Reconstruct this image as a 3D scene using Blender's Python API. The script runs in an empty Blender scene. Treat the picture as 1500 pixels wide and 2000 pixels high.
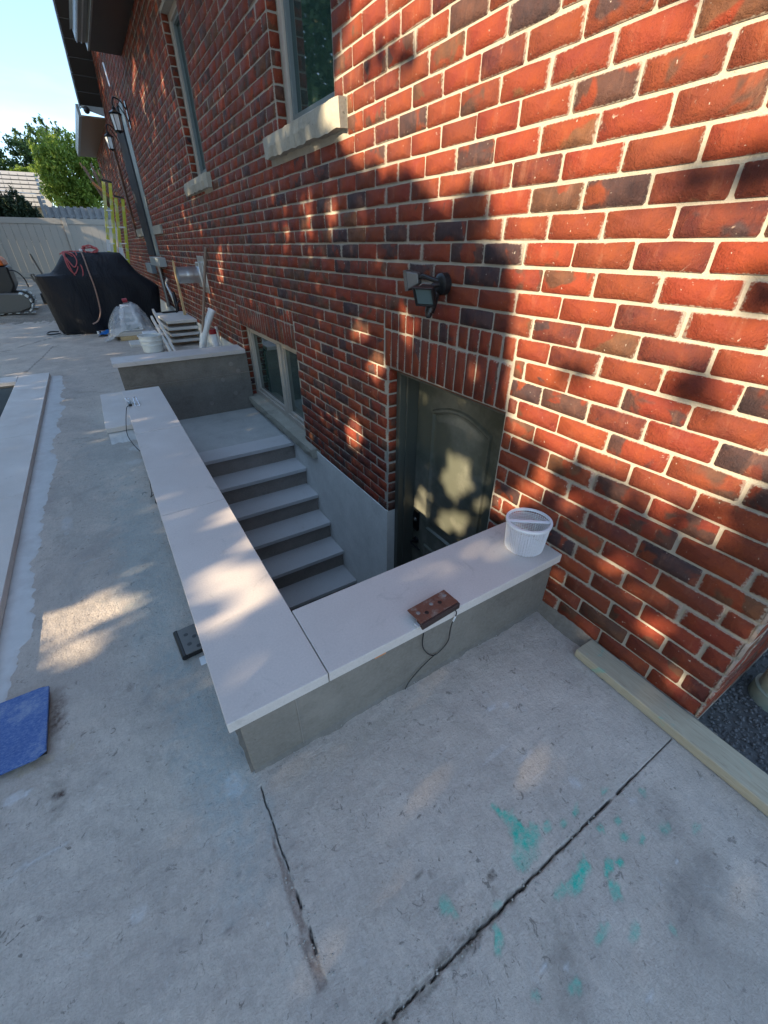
import bpy, bmesh, math, random
import numpy as np
from mathutils import Vector, Matrix
random.seed(7)
rng = np.random.default_rng(11)
R = math.radians
sc = bpy.context.scene
C = sc.collection
# ---------------------------------------------------------------- camera, sky, sun, exposure
cam_d = bpy.data.cameras.new('camera')
cam_d.sensor_fit = 'VERTICAL'; cam_d.sensor_height = 24.0
cam_d.lens = 24.0 * 806.0 / 2000.0
cam_d.clip_start = 0.02; cam_d.clip_end = 600
cam = bpy.data.objects.new('camera', cam_d); C.objects.link(cam)
cx = Vector((0.84726345, -0.53117289, 0.0)); cyd = Vector((-0.28752419, -0.45862419, -0.84082917)); cf = Vector((0.44662566, 0.71240383, -0.54130057))
cam.matrix_world = Matrix.Translation((0, 0, 1.45)) @ Matrix((cx, -cyd, -cf)).transposed().to_4x4()
sc.camera = cam
SUN_EL, SUN_AZ = 22.0, 8.0
world = bpy.data.worlds.new('World'); sc.world = world; world.use_nodes = True
wn = world.node_tree.nodes; wl = world.node_tree.links
for n_ in list(wn): wn.remove(n_)
wo = wn.new('ShaderNodeOutputWorld'); wb = wn.new('ShaderNodeBackground'); sky = wn.new('ShaderNodeTexSky')
sky.sky_type = 'NISHITA'; sky.sun_disc = False
sky.sun_elevation = R(SUN_EL); sky.sun_rotation = R(262)
sky.altitude = 100; sky.air_density = 1.0; sky.dust_density = .5; sky.ozone_density = 2.0
# thin high cloud over the whole sky
wt = wn.new('ShaderNodeTexCoord'); wm = wn.new('ShaderNodeMapping'); wm.inputs['Scale'].default_value = (1.2, 1.2, 5.0)
wno = wn.new('ShaderNodeTexNoise'); wno.inputs['Scale'].default_value = 2.2; wno.inputs['Detail'].default_value = 6
wr = wn.new('ShaderNodeMapRange'); wr.inputs['From Min'].default_value = .42; wr.inputs['From Max'].default_value = .75
wr.inputs['To Min'].default_value = .10; wr.inputs['To Max'].default_value = .65
wx = wn.new('ShaderNodeMix'); wx.data_type = 'RGBA'
wl.new(wt.outputs['Generated'], wm.inputs[0]); wl.new(wm.outputs[0], wno.inputs['Vector']); wl.new(wno.outputs['Fac'], wr.inputs['Value'])
wl.new(wr.outputs[0], wx.inputs[0]); wl.new(sky.outputs[0], wx.inputs[6]); wx.inputs[7].default_value = (3.8, 4.7, 5.9, 1)
wt2 = wn.new('ShaderNodeMix'); wt2.data_type = 'RGBA'; wt2.blend_type = 'MULTIPLY'; wt2.inputs[0].default_value = 1; wt2.inputs[7].default_value = (.87, .945, 1.0, 1)
wl.new(wx.outputs[2], wt2.inputs[6]); wl.new(wt2.outputs[2], wb.inputs[0]); wb.inputs[1].default_value = 0.138
wl.new(wb.outputs[0], wo.inputs[0])
sun_d = bpy.data.lights.new('sun', 'SUN'); sun_d.energy = 4.6; sun_d.angle = R(0.5); sun_d.color = (1, .80, .54)
sun = bpy.data.objects.new('sun', sun_d); C.objects.link(sun)
sdir = Vector((math.cos(R(SUN_EL)) * math.cos(R(SUN_AZ)), math.cos(R(SUN_EL)) * math.sin(R(SUN_AZ)), -math.sin(R(SUN_EL))))
sun.rotation_euler = sdir.to_track_quat('-Z', 'Y').to_euler()
sun.location = (-20, -3, 12)
vs = sc.view_settings
vs.view_transform = 'Standard'; vs.look = 'None'; vs.gamma = 1; vs.use_curve_mapping = False
vs.exposure = 1.62

# ---------------------------------------------------------------- helpers
def tag(o, label=None, cat=None, group=None, kind=None):
    if label: o['label'] = label
    if cat: o['category'] = cat
    if group: o['group'] = group
    if kind: o['kind'] = kind
    return o
def empty(name, loc, label, cat, group=None):
    o = bpy.data.objects.new(name, None); C.objects.link(o); o.location = loc
    o.empty_display_size = .1
    return tag(o, label, cat, group)
def attach(o, parent):
    if parent is not None:
        o.parent = parent
        if parent.type == 'EMPTY': o.matrix_parent_inverse = Matrix.Translation(-Vector(parent.location))
def link(name, me, mat, parent=None, smooth=False):
    o = bpy.data.objects.new(name, me); C.objects.link(o)
    if mat is not None and not me.materials: me.materials.append(mat)
    if smooth:
        me.polygons.foreach_set('use_smooth', [True] * len(me.polygons))
    attach(o, parent); return o
class MB:
    def __init__(s): s.v = []; s.f = []
    def add(s, vs, fs):
        n = len(s.v); s.v += [tuple(v) for v in vs]; s.f += [tuple(i + n for i in f) for f in fs]; return s
    def box(s, x0, x1, y0, y1, z0, z1, M=None):
        vs = [Vector((x, y, z)) for x in (x0, x1) for y in (y0, y1) for z in (z0, z1)]
        if M is not None: vs = [M @ v for v in vs]
        return s.add(vs, [(0,1,3,2),(4,6,7,5),(0,4,5,1),(2,3,7,6),(0,2,6,4),(1,5,7,3)])
    def prism(s, poly, axis, a, b):
        # poly in the two other axes, extruded along axis between a and b
        def P(p, t):
            if axis == 'x': return (t, p[0], p[1])
            if axis == 'y': return (p[0], t, p[1])
            return (p[0], p[1], t)
        n = len(poly)
        return s.add([P(p, a) for p in poly] + [P(p, b) for p in poly],
                     [tuple(range(n))[::-1], tuple(range(n, 2*n))] + [(i, (i+1) % n, (i+1) % n + n, i + n) for i in range(n)])
    def tube(s, path, r, n=8, caps=True):
        path = [Vector(p) for p in path]; rs = r if isinstance(r, (list, tuple)) else [r] * len(path)
        vs = []; up = None
        for i, p in enumerate(path):
            t = (path[min(i+1, len(path)-1)] - path[max(i-1, 0)]).normalized()
            if up is None:
                up = Vector((0,0,1)) if abs(t.z) < .9 else Vector((1,0,0))
            u = t.cross(up).normalized(); w = u.cross(t).normalized(); up = w
            for k in range(n):
                a = 2*math.pi*k/n; vs.append(p + (u*math.cos(a) + w*math.sin(a)) * rs[i])
        fs = [(i*n+k, i*n+(k+1)%n, (i+1)*n+(k+1)%n, (i+1)*n+k) for i in range(len(path)-1) for k in range(n)]
        if caps: fs += [tuple(range(n))[::-1], tuple(range((len(path)-1)*n, len(path)*n))]
        return s.add(vs, fs)
    def lathe(s, c, prof, n=24, M=None):
        # prof: (r, z) list, about the vertical through c
        vs = []
        for r, z in prof:
            for k in range(n):
                a = 2*math.pi*k/n; v = Vector((r*math.cos(a), r*math.sin(a), z))
                vs.append((M @ v if M is not None else v) + Vector(c))
        fs = [(i*n+k, i*n+(k+1)%n, (i+1)*n+(k+1)%n, (i+1)*n+k) for i in range(len(prof)-1) for k in range(n)]
        return s.add(vs, fs)
    def build(s, name, mat, parent=None, bevel=0, smooth=False, seg=2, weld=True):
        me = bpy.data.meshes.new(name)
        if bevel:
            bm = bmesh.new()
            bv = [bm.verts.new(v) for v in s.v]
            for f in s.f:
                try: bm.faces.new([bv[i] for i in f])
                except ValueError: pass
            bmesh.ops.recalc_face_normals(bm, faces=bm.faces)
            bmesh.ops.bevel(bm, geom=list(bm.edges), offset=bevel, segments=seg, affect='EDGES', profile=.5, clamp_overlap=True)
            bm.to_mesh(me); bm.free()
        else:
            me.from_pydata(s.v, [], s.f)
            bm = bmesh.new(); bm.from_mesh(me); bmesh.ops.recalc_face_normals(bm, faces=bm.faces); bm.to_mesh(me); bm.free()
        o = link(name, me, mat, parent, smooth)
        if smooth and hasattr(me, 'set_sharp_from_angle'): me.set_sharp_from_angle(angle=R(40))
        return o
def curvepts(pts, n=6):
    # Catmull-Rom through the points
    P = [Vector(p) for p in pts]; P = [2*P[0]-P[1]] + P + [2*P[-1]-P[-2]]; out = []
    for i in range(1, len(P)-2):
        for k in range(n):
            t = k/n; a, b, c, d = P[i-1:i+3]
            out.append(.5*((2*b) + (c-a)*t + (2*a-5*b+4*c-d)*t*t + (3*b-a-3*c+d)*t**3))
    out.append(P[-2]); return out
# value noise for numpy arrays
_tab = rng.random(65536)
def vnoise(x, y):
    xi = np.floor(x).astype(np.int64); yi = np.floor(y).astype(np.int64); fx = x - xi; fy = y - yi
    fx = fx*fx*(3-2*fx); fy = fy*fy*(3-2*fy)
    h = lambda a, b: _tab[((a*73856093) ^ (b*19349663)) & 65535]
    return (h(xi,yi)*(1-fx)+h(xi+1,yi)*fx)*(1-fy) + (h(xi,yi+1)*(1-fx)+h(xi+1,yi+1)*fx)*fy
def fbm(x, y, s, o=4):
    r = 0; a = .5; t = 0
    for k in range(o):
        r = r + a*vnoise(x*s+17*k, y*s+31*k); t += a; a *= .5; s *= 2.03
    return r/t
# ---------------------------------------------------------------- materials
class Mat:
    def __init__(s, name, col=(.5,.5,.5), rough=.7, metal=0, spec=.5):
        s.m = bpy.data.materials.new(name); s.m.use_nodes = True; s.t = s.m.node_tree; s.n = s.t.nodes; s.b = s.n['Principled BSDF']
        s.b.inputs['Base Color'].default_value = (*col, 1); s.b.inputs['Roughness'].default_value = rough
        s.b.inputs['Metallic'].default_value = metal; s.b.inputs['Specular IOR Level'].default_value = spec
        s.pos = None
    def L(s, a, b): s.t.links.new(a, b)
    def P(s, obj=False):
        if s.pos is None:
            if obj: n = s.n.new('ShaderNodeTexCoord'); s.pos = n.outputs['Object']
            else: n = s.n.new('ShaderNodeNewGeometry'); s.pos = n.outputs['Position']
        return s.pos
    def noise(s, scale, detail=4, rough=.55, stretch=None, dist=0):
        n = s.n.new('ShaderNodeTexNoise'); n.inputs['Scale'].default_value = scale; n.inputs['Detail'].default_value = detail
        n.inputs['Roughness'].default_value = rough; n.inputs['Distortion'].default_value = dist
        if stretch:
            m = s.n.new('ShaderNodeMapping'); m.inputs['Scale'].default_value = stretch
            if len(stretch) > 3: m.inputs['Rotation'].default_value = stretch[3]
            s.L(s.P(), m.inputs[0]); s.L(m.outputs[0], n.inputs['Vector'])
        else: s.L(s.P(), n.inputs['Vector'])
        return n.outputs['Fac']
    def rng(s, v, a, b, c=0, d=1, smooth=False):
        n = s.n.new('ShaderNodeMapRange'); n.inputs['From Min'].default_value = a; n.inputs['From Max'].default_value = b
        n.inputs['To Min'].default_value = c; n.inputs['To Max'].default_value = d
        if smooth: n.interpolation_type = 'SMOOTHSTEP'
        s.L(v, n.inputs['Value']); return n.outputs[0]
    def math(s, op, a, b=None):
        n = s.n.new('ShaderNodeMath'); n.operation = op
        for i, q in enumerate((a, b)):
            if q is None: continue
            if isinstance(q, (int, float)): n.inputs[i].default_value = q
            else: s.L(q, n.inputs[i])
        return n.outputs[0]
    def mix(s, f, a, b, mode='MIX'):
        n = s.n.new('ShaderNodeMix'); n.data_type = 'RGBA'; n.blend_type = mode
        for i, q in ((0, f), (6, a), (7, b)):
            if isinstance(q, (int, float)): n.inputs[i].default_value = q
            elif isinstance(q, tuple): n.inputs[i].default_value = (*q[:3], 1)
            else: s.L(q, n.inputs[i])
        return n.outputs[2]
    def ramp(s, v, stops, interp='LINEAR'):
        n = s.n.new('ShaderNodeValToRGB'); e = n.color_ramp.elements; n.color_ramp.interpolation = interp
        while len(e) < len(stops): e.new(.5)
        for q, (p, c) in zip(e, stops): q.position = p; q.color = (*c, 1)
        s.L(v, n.inputs[0]); return n.outputs[0]
    def attr(s, name, out='Fac'):
        n = s.n.new('ShaderNodeAttribute'); n.attribute_name = name; return n.outputs[out]
    def col(s, c): s.L(c, s.b.inputs['Base Color']); return s
    def rough(s, v): s.L(v, s.b.inputs['Roughness']); return s
    def bump(s, h, strength=.3, dist=.01):
        n = s.n.new('ShaderNodeBump'); n.inputs['Strength'].default_value = strength; n.inputs['Distance'].default_value = dist
        s.L(h, n.inputs['Height']); 
        if s.b.inputs['Normal'].is_linked: s.L(s.b.inputs['Normal'].links[0].from_socket, n.inputs['Normal'])
        s.L(n.outputs[0], s.b.inputs['Normal']); return s
def simple(name, col, rough=.6, metal=0, var=.15, scale=20, bump=.15, spec=.5, dirt=None):
    m = Mat(name, col, rough, metal, spec)
    n = m.noise(scale, 5)
    c = m.mix(n, tuple(x*(1-var) for x in col), tuple(min(1, x*(1+var)) for x in col))
    if dirt: c = m.mix(m.rng(m.noise(scale*.35, 6, .65), .5, .72), c, dirt)
    m.col(c)
    if bump: m.bump(m.noise(scale*3, 4), bump, .003)
    return m.m

def mat_brick():
    m = Mat('red_brick', rough=.82, spec=.3)
    r1, r2, r3, ed = m.attr('r1'), m.attr('r2'), m.attr('r3'), m.attr('edge')
    base = m.ramp(r1, [(0, (.215,.032,.013)), (.25, (.150,.022,.013)), (.45, (.190,.038,.014)), (.65, (.095,.018,.014)), (.85, (.140,.032,.014)), (1, (.065,.016,.015))])
    cl = m.noise(14, 5, .6); base = m.mix(m.rng(cl, .35, .7), base, m.mix(.4, base, (.30,.070,.019)))
    base = m.mix(m.rng(m.noise(60, 3), .35, .7, 0, .28), base, (.16,.03,.02))
    # flashed, smoky brown-black coats, with their own outline on each brick
    fn = m.noise(9, 3, .45, dist=.4)
    f1 = m.rng(m.math('ADD', fn, m.math('MULTIPLY', r2, .52)), .865, .935, 0, 1, True)
    dark = m.mix(m.rng(m.noise(22, 4), .35, .65), m.mix(r3, (.024,.021,.027), (.09,.044,.024)), m.mix(r3, (.055,.033,.034), (.15,.064,.028)))
    base = m.mix(m.math('MULTIPLY', f1, .9), base, dark)
    # wire-cut drag marks, lime and mortar smears
    st = m.noise(16, 6, .7, (1.0, 1.0, .28)); base = m.mix(m.rng(st, .56, .78, 0, .35), base, (.34,.16,.10))
    sp = m.noise(75, 4, .6); base = m.mix(m.rng(sp, .69, .73, 0, .75), base, (.50,.43,.36))
    sp2 = m.noise(11, 8, .72, dist=1.2); base = m.mix(m.rng(sp2, .665, .70, 0, .55), base, (.42,.33,.27))
    e2 = m.math('ADD', m.math('ADD', ed, m.rng(m.noise(3.5, 3), .42, .75, -.04, .16)), m.rng(m.noise(110, 4, .7), .3, .7, -.10, .07))
    base = m.mix(m.rng(e2, .985, 1.06, 0, .7), base, (.38,.34,.28))
    m.col(base); m.rough(m.rng(cl, .3, .7, .62, .9))
    base = m.mix(m.rng(m.noise(130, 4, .7), .60, .72, 0, .6), base, (.06,.018,.014)); base = m.mix(m.rng(m.noise(40, 5, .7, (1, 2.6, .7), 1.5), .66, .74, 0, .35), base, (.40,.27,.20)); m.col(base)
    m.bump(m.noise(28, 7, .75), .9, .009); m.bump(m.noise(170, 4), .5, .003)
    return m.m
def mat_mortar():
    m = Mat('mortar', rough=.95, spec=.2)
    n = m.noise(18, 5)
    c = m.mix(n, (.27,.25,.21), (.41,.38,.32))
    c = m.mix(m.rng(m.noise(5, 5), .52, .75, 0, .5), c, (.27,.25,.215))
    m.col(c); m.bump(m.noise(45, 6, .7), .8, .008); m.bump(m.noise(260, 3), .5, .0025)
    return m.m
def mat_concrete(name, a, b, stain=(.16,.145,.12), rough_b=.6, ground=False, pits=True):
    m = Mat(name, rough=.9, spec=.25)
    big = m.noise(1.3, 6, .6); mid = m.noise(7, 6, .62); fine = m.noise(70, 5, .65)
    c = m.mix(m.rng(big, .3, .7), a, b)
    c = m.mix(m.rng(mid, .3, .72, 0, .55), c, tuple(x*.72 for x in a))
    c = m.mix(m.rng(fine, .3, .75, 0, .35), c, tuple(min(1, x*1.28) for x in b))
    c = m.mix(m.rng(m.noise(3.1, 8, .68, dist=.6), .57, .72, 0, .6), c, stain)
    if pits:
        c = m.mix(m.rng(m.noise(34, 5, .6, dist=.8), .68, .74, 0, .7), c, tuple(x*.6 for x in stain))
    if ground:
        # broom streaks, scuffs and the recorded marks of this slab
        br = m.noise(55, 4, .6, (1.0, .22, 1.0)); c = m.mix(m.rng(br, .35, .75, 0, .18), c, tuple(x*.62 for x in a))
        c = m.mix(m.rng(m.noise(4.5, 7, .7, dist=2.0), .66, .72, 0, .5), c, (.58,.56,.53))
        c = m.mix(m.rng(m.noise(190, 3, .6), .42, .62, 0, .20), c, tuple(x*.50 for x in a))
        c = m.mix(m.rng(m.noise(75, 4, .65, (1.0, .35, 1.0)), .50, .68, 0, .24), c, tuple(x*.52 for x in a))
        sp_ = m.noise(26, 7, .72, dist=1.0); c = m.mix(m.rng(sp_, .605, .645, 0, .7), c, (.12,.105,.09)); c = m.mix(m.rng(m.noise(.9, 8, .75, dist=1.2), .46, .62, 0, .5), c, (.30,.27,.25)); c = m.mix(m.rng(m.noise(8, 9, .8, dist=2.5), .60, .66, 0, .5), c, (.62,.60,.57))
        c = m.mix(m.rng(m.noise(48, 6, .72), .63, .70, 0, .6), c, (.12,.11,.10))
        c = m.mix(m.rng(m.noise(13, 8, .75, dist=.8), .60, .70, 0, .45), c, (.60,.575,.54))
        c = m.mix(m.rng(m.noise(1.7, 5, .6), .42, .68, 0, .45), c, (.36,.315,.275))
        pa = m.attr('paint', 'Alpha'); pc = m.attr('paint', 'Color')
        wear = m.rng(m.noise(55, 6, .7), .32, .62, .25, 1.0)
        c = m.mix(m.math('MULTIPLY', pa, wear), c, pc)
        m.bump(m.noise(60, 5, .65, (1.0, .45, 1.0)), .35, .004)
        m.bump(m.noise(22, 7, .72), .8, .010); m.bump(m.noise(130, 5, .75), .8, .005)
    else:
        m.bump(m.noise(25, 6, .65), rough_b*.6, .006); m.bump(m.noise(180, 3), rough_b, .002)
    m.col(c); return m.m
def mat_stone(name='limestone', a=(.53,.475,.435), b=(.63,.57,.525)):
    m = Mat(name, rough=.55, spec=.35)
    c = m.mix(m.noise(2.5, 5, .6, (1, .35, 1)), a, b)
    c = m.mix(m.rng(m.noise(150, 4, .6), .35, .7, 0, .35), c, tuple(x*.72 for x in a)); c = m.mix(m.rng(m.noise(1.9, 6, .65, dist=.5), .42, .68, 0, .30), c, (.40,.36,.33)); c = m.mix(m.rng(m.noise(85, 5, .7), .70, .74, 0, .6), c, (.22,.19,.17))
    c = m.mix(m.rng(m.noise(3.6, 9, .74, dist=2.5), .585, .66, 0, .38), c, (.34,.31,.28))
    c = m.mix(m.rng(m.noise(30, 5, .6), .68, .74, 0, .45), c, (.36,.33,.30))
    m.col(c); m.rough(m.rng(m.noise(8, 4), .3, .7, .42, .68)); m.bump(m.noise(220, 3), .12, .0015); return m.m
M = {}
M['brick'] = mat_brick(); M['mortar'] = mat_mortar()
M['ground'] = mat_concrete('broomed_concrete', (.50,.435,.375), (.64,.565,.49), ground=True)
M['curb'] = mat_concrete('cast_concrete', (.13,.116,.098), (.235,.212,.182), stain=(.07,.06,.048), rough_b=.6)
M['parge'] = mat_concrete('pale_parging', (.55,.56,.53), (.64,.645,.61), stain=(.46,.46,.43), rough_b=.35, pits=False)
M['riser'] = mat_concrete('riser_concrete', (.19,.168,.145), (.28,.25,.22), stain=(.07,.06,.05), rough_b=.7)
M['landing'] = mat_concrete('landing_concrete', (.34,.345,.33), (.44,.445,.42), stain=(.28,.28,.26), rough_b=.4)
M['stone'] = mat_stone(); M['treadstone'] = mat_stone('grey_tread_stone', (.47,.47,.465), (.55,.55,.54)); M['stone_edge'] = mat_stone('limestone_slab', (.56,.53,.49), (.66,.63,.58))
M['sill'] = mat_concrete('rough_sill_stone', (.30,.285,.235), (.40,.38,.31), stain=(.16,.155,.13), rough_b=1)
M['beige'] = simple('beige_window_frame', (.40,.355,.30), .45, var=.06, scale=8, bump=.03)
M['door'] = simple('grey_green_door_paint', (.088,.094,.074), .26, var=.06, scale=6, bump=.04, dirt=(.18,.18,.15))
M['doorframe'] = simple('grey_green_frame_paint', (.070,.075,.062), .4, var=.06, scale=6, bump=.04)
M['black'] = simple('black_plastic', (.012,.012,.013), .38, var=.2, scale=30, bump=.05)
M['blackmetal'] = simple('black_metal', (.015,.016,.018), .3, .6, var=.2, scale=30, bump=.03)
M['steel'] = simple('galvanised_steel', (.52,.54,.55), .34, .9, var=.15, scale=12, bump=.06)
M['chrome'] = simple('chrome', (.75,.75,.75), .12, 1, var=.05, bump=0)
M['rust'] = simple('rusty_steel', (.16,.060,.036), .75, .2, var=.4, scale=60, bump=.5, dirt=(.30,.26,.22))
M['darksteel'] = simple('dark_grey_cast_metal', (.13,.127,.12), .5, .5, var=.15, scale=50, bump=.1)
M['white'] = simple('white_plastic', (.74,.75,.77), .4, var=.05, scale=15, bump=.04)
M['offwhite'] = simple('scuffed_white_plastic', (.70,.72,.70), .45, var=.08, scale=12, bump=.05, dirt=(.52,.51,.47))
M['wood'] = None
def mat_wood(name, a, b, stretch=(8, .6, 8), rough=.7, paint=None):
    m = Mat(name, rough=rough, spec=.3)
    g = m.noise(9, 5, .6, stretch, .8); c = m.mix(m.rng(g, .3, .7), a, b)
    c = m.mix(m.rng(m.noise(26, 4, .5, stretch), .62, .7, 0, .45), c, tuple(x*.45 for x in a))
    if paint:
        c = m.mix(m.rng(m.noise(7, 7, .7, dist=.7), .60, .68, 0, .6), c, paint)
    m.col(c); m.bump(g, .25, .003); return m.m
M['wood'] = mat_wood('spruce_lumber', (.33,.285,.205), (.42,.37,.275), (10, .8, 10), paint=(.12,.36,.30))
M['pine'] = mat_wood('pine_board', (.46,.32,.16), (.56,.42,.23), (10, 10, .8))
M['cedar'] = mat_wood('orange_board', (.48,.19,.08), (.58,.27,.12), (6, 6, 1))
M['brownwood'] = mat_wood('brown_trim', (.085,.038,.022), (.13,.060,.034), (6, 6, .8))
M['handle'] = mat_wood('worn_wooden_handle', (.20,.14,.10), (.28,.205,.15), (20, 20, 1))
M['bluetile'] = None
def mat_blue():
    m = Mat('dusty_blue_glaze', rough=.5)
    c = m.mix(m.noise(9, 4), (.018,.060,.22), (.032,.10,.31))
    c = m.mix(m.rng(m.noise(85, 8, .8, (1, 2.2, 1), .6), .46, .70, 0, .75), c, (.24,.30,.42))
    c = m.mix(m.rng(m.noise(9, 8, .75), .52, .74, 0, .7), c, (.33,.37,.42))
    m.col(c); m.bump(m.noise(90, 4), .3, .002); return m.m
M['bluetile'] = mat_blue()
M['bluepl'] = simple('blue_plastic', (.02,.16,.50), .35, var=.1)
M['redpl'] = simple('dark_red_plastic', (.30,.012,.02), .4)
M['orange'] = simple('orange_machine_paint', (.60,.13,.02), .35, var=.1, bump=.03)
M['yellow'] = simple('yellow_fibreglass', (.50,.50,.04), .5, var=.15, scale=14, bump=.05, dirt=(.60,.60,.52))
M['pinkhose'] = simple('faded_red_hose', (.42,.085,.085), .5, var=.2, scale=60)
M['tanhose'] = simple('pale_brown_hose', (.30,.19,.15), .5)
M['cover'] = None
def mat_cover():
    m = Mat('black_cloth_cover', rough=.65, spec=.3)
    m.col(m.mix(m.noise(3, 5), (.006,.007,.011), (.012,.014,.020))); m.bump(m.noise(3.5, 5, .6, (1.2, 1.2, .5), .6), .7, .06); m.bump(m.noise(400, 2), .2, .001); return m.m
M['cover'] = mat_cover()
M['soffit'] = simple('dark_brown_soffit', (.028,.026,.023), .5, var=.06, scale=4, bump=.02)
M['fascia'] = simple('grey_aluminium_fascia', (.17,.18,.175), .4, .3, var=.06, scale=4, bump=.02)
M['greytrim'] = simple('blue_grey_trim', (.14,.17,.17), .5, var=.08, scale=4)
M['shingle'] = simple('grey_shingle', (.33,.32,.305), .95, var=.2, scale=20, bump=.4)
M['shedwall'] = simple('cream_shed_wall', (.62,.52,.36), .8, var=.06)
M['vinyl'] = simple('tan_vinyl_fence', (.27,.25,.22), .5, var=.05, scale=2, bump=.03)
M['oldwood'] = mat_wood('weathered_grey_wood', (.17,.17,.175), (.26,.26,.265), (8, 8, .8))
M['bark'] = mat_wood('bark', (.06,.045,.032), (.11,.085,.06), (12, 12, 2), .95)
M['gravel'] = simple('dark_gravel', (.085,.088,.09), .95, var=.5, scale=120, bump=.9)
M['dirt'] = simple('packed_dirt', (.115,.10,.08), .95, var=.45, scale=9, bump=.9)
M['smear'] = simple('white_thinset', (.52,.515,.50), .85, var=.14, scale=14, bump=.9, dirt=(.45,.43,.41))
M['lens'] = simple('frosted_lens', (.10,.15,.16), .12, var=.05, bump=0)
M['lampglass'] = simple('clear_lamp_glass', (.70,.74,.74), .08, var=.05, bump=0)
M['paper'] = simple('white_label', (.72,.73,.74), .6, var=.04)
M['tape'] = simple('silver_tape', (.6,.6,.6), .3, .5)
def mat_glass(name, col):
    m = Mat(name, col, .02, 0, .9); m.b.inputs['IOR'].default_value = 1.75
    m.bump(m.noise(1.6, 2), .06, .02); return m.m
M['glass'] = mat_glass('window_glass', (.020,.045,.042)); M['blindglass'] = mat_glass('window_glass_over_blind', (.055,.085,.085))
def mat_film():
    m = Mat('clear_plastic_film', (.62,.66,.70), .22); m.b.inputs['Alpha'].default_value = .38
    m.bump(m.noise(14, 5, .6, dist=.6), 1, .03); return m.m
M['film'] = mat_film()
def mat_leaf(name, stops, trans=.35):
    m = Mat(name, rough=.55, spec=.3); c = m.ramp(m.attr('r1'), stops); m.col(c)
    tr = m.n.new('ShaderNodeBsdfTranslucent'); mx = m.n.new('ShaderNodeMixShader'); mx.inputs[0].default_value = trans
    m.L(c, tr.inputs[0]); m.L(m.b.outputs[0], mx.inputs[1]); m.L(tr.outputs[0], mx.inputs[2])
    m.L(mx.outputs[0], m.n['Material Output'].inputs[0]); return m.m
M['leaf_dark'] = mat_leaf('maple_leaf', [(0, (.035,.075,.02)), (.6, (.06,.12,.03)), (1, (.11,.16,.04))], .22)
M['leaf_light'] = mat_leaf('willow_leaf', [(0, (.07,.13,.02)), (.6, (.17,.25,.035)), (1, (.34,.40,.07))], .4)
M['leaf_mid'] = mat_leaf('broad_leaf', [(0, (.03,.065,.02)), (.6, (.055,.105,.03)), (1, (.09,.14,.045))], .3)
M['cedar_leaf'] = mat_leaf('cedar_scale_leaf', [(0, (.012,.025,.012)), (1, (.03,.05,.022))], .1)
# ---------------------------------------------------------------- GROUND
W = 1.388
def cuts(segs):
    out = []
    for a, b, s in segs:
        n = max(1, int(round((b-a)/s))); out += list(np.linspace(a, b, n+1)[:-1])
    out.append(segs[-1][1]); return np.array(out)
gx = cuts([(-60,-8,6),(-8,-3,1),(-3,-1.38,.12),(-1.38,-1.07,.05),(-1.07,-.80,.02),(-.80,-.02,.0085),(-.02,.02,.0028),(.02,1.40,.0088),(1.40,2.6,.15),(2.6,8,1.2),(8,60,6)])
gy = cuts([(-30,-3,5),(-3,-.45,.2),(-.45,.115,.0088),(.115,.145,.0025),(.145,.80,.0085),(.80,2.6,.012),(2.6,5.38,.022),(5.38,9.5,.05),(9.5,14,.12),(14,26,.4),(26,120,7)])
X, Y = np.meshgrid(gx, gy, indexing='ij')
Z = np.zeros_like(X)
near = np.clip((4.5-Y)/3.5, 0, 1)*np.clip((X+1.1)/.2, 0, 1)
Z += near*(fbm(X, Y, 7, 3)-.5)*.0055 + near*(fbm(X+9, Y, 45, 4)-.5)*.0042*np.clip(1-(X/1.4)*.5, .4, 1.3)
col = np.zeros(X.shape + (4,))
def over(mask, c):
    a = mask*c[3]; na = a + col[..., 3]*(1-a)
    for k in range(3): col[..., k] = np.where(na > 1e-4, (c[k]*a + col[..., k]*col[..., 3]*(1-a))/np.maximum(na, 1e-4), col[..., k])
    col[..., 3] = na
wob = (fbm(X, Y, 18, 4)-.5); wob2 = (fbm(X+3, Y+7, 55, 4)-.5)
def splat(x, y, rx, ry, c, ang=0, soft=.35, w=1.1):
    a = R(ang); dx, dy = X-x, Y-y
    d = np.sqrt(((dx*math.cos(a)+dy*math.sin(a))/rx)**2 + ((-dx*math.sin(a)+dy*math.cos(a))/ry)**2) + wob*w + wob2*w*.8
    over(np.clip((1-d)/soft, 0, 1), c)
GR = (.045, .46, .34)
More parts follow.
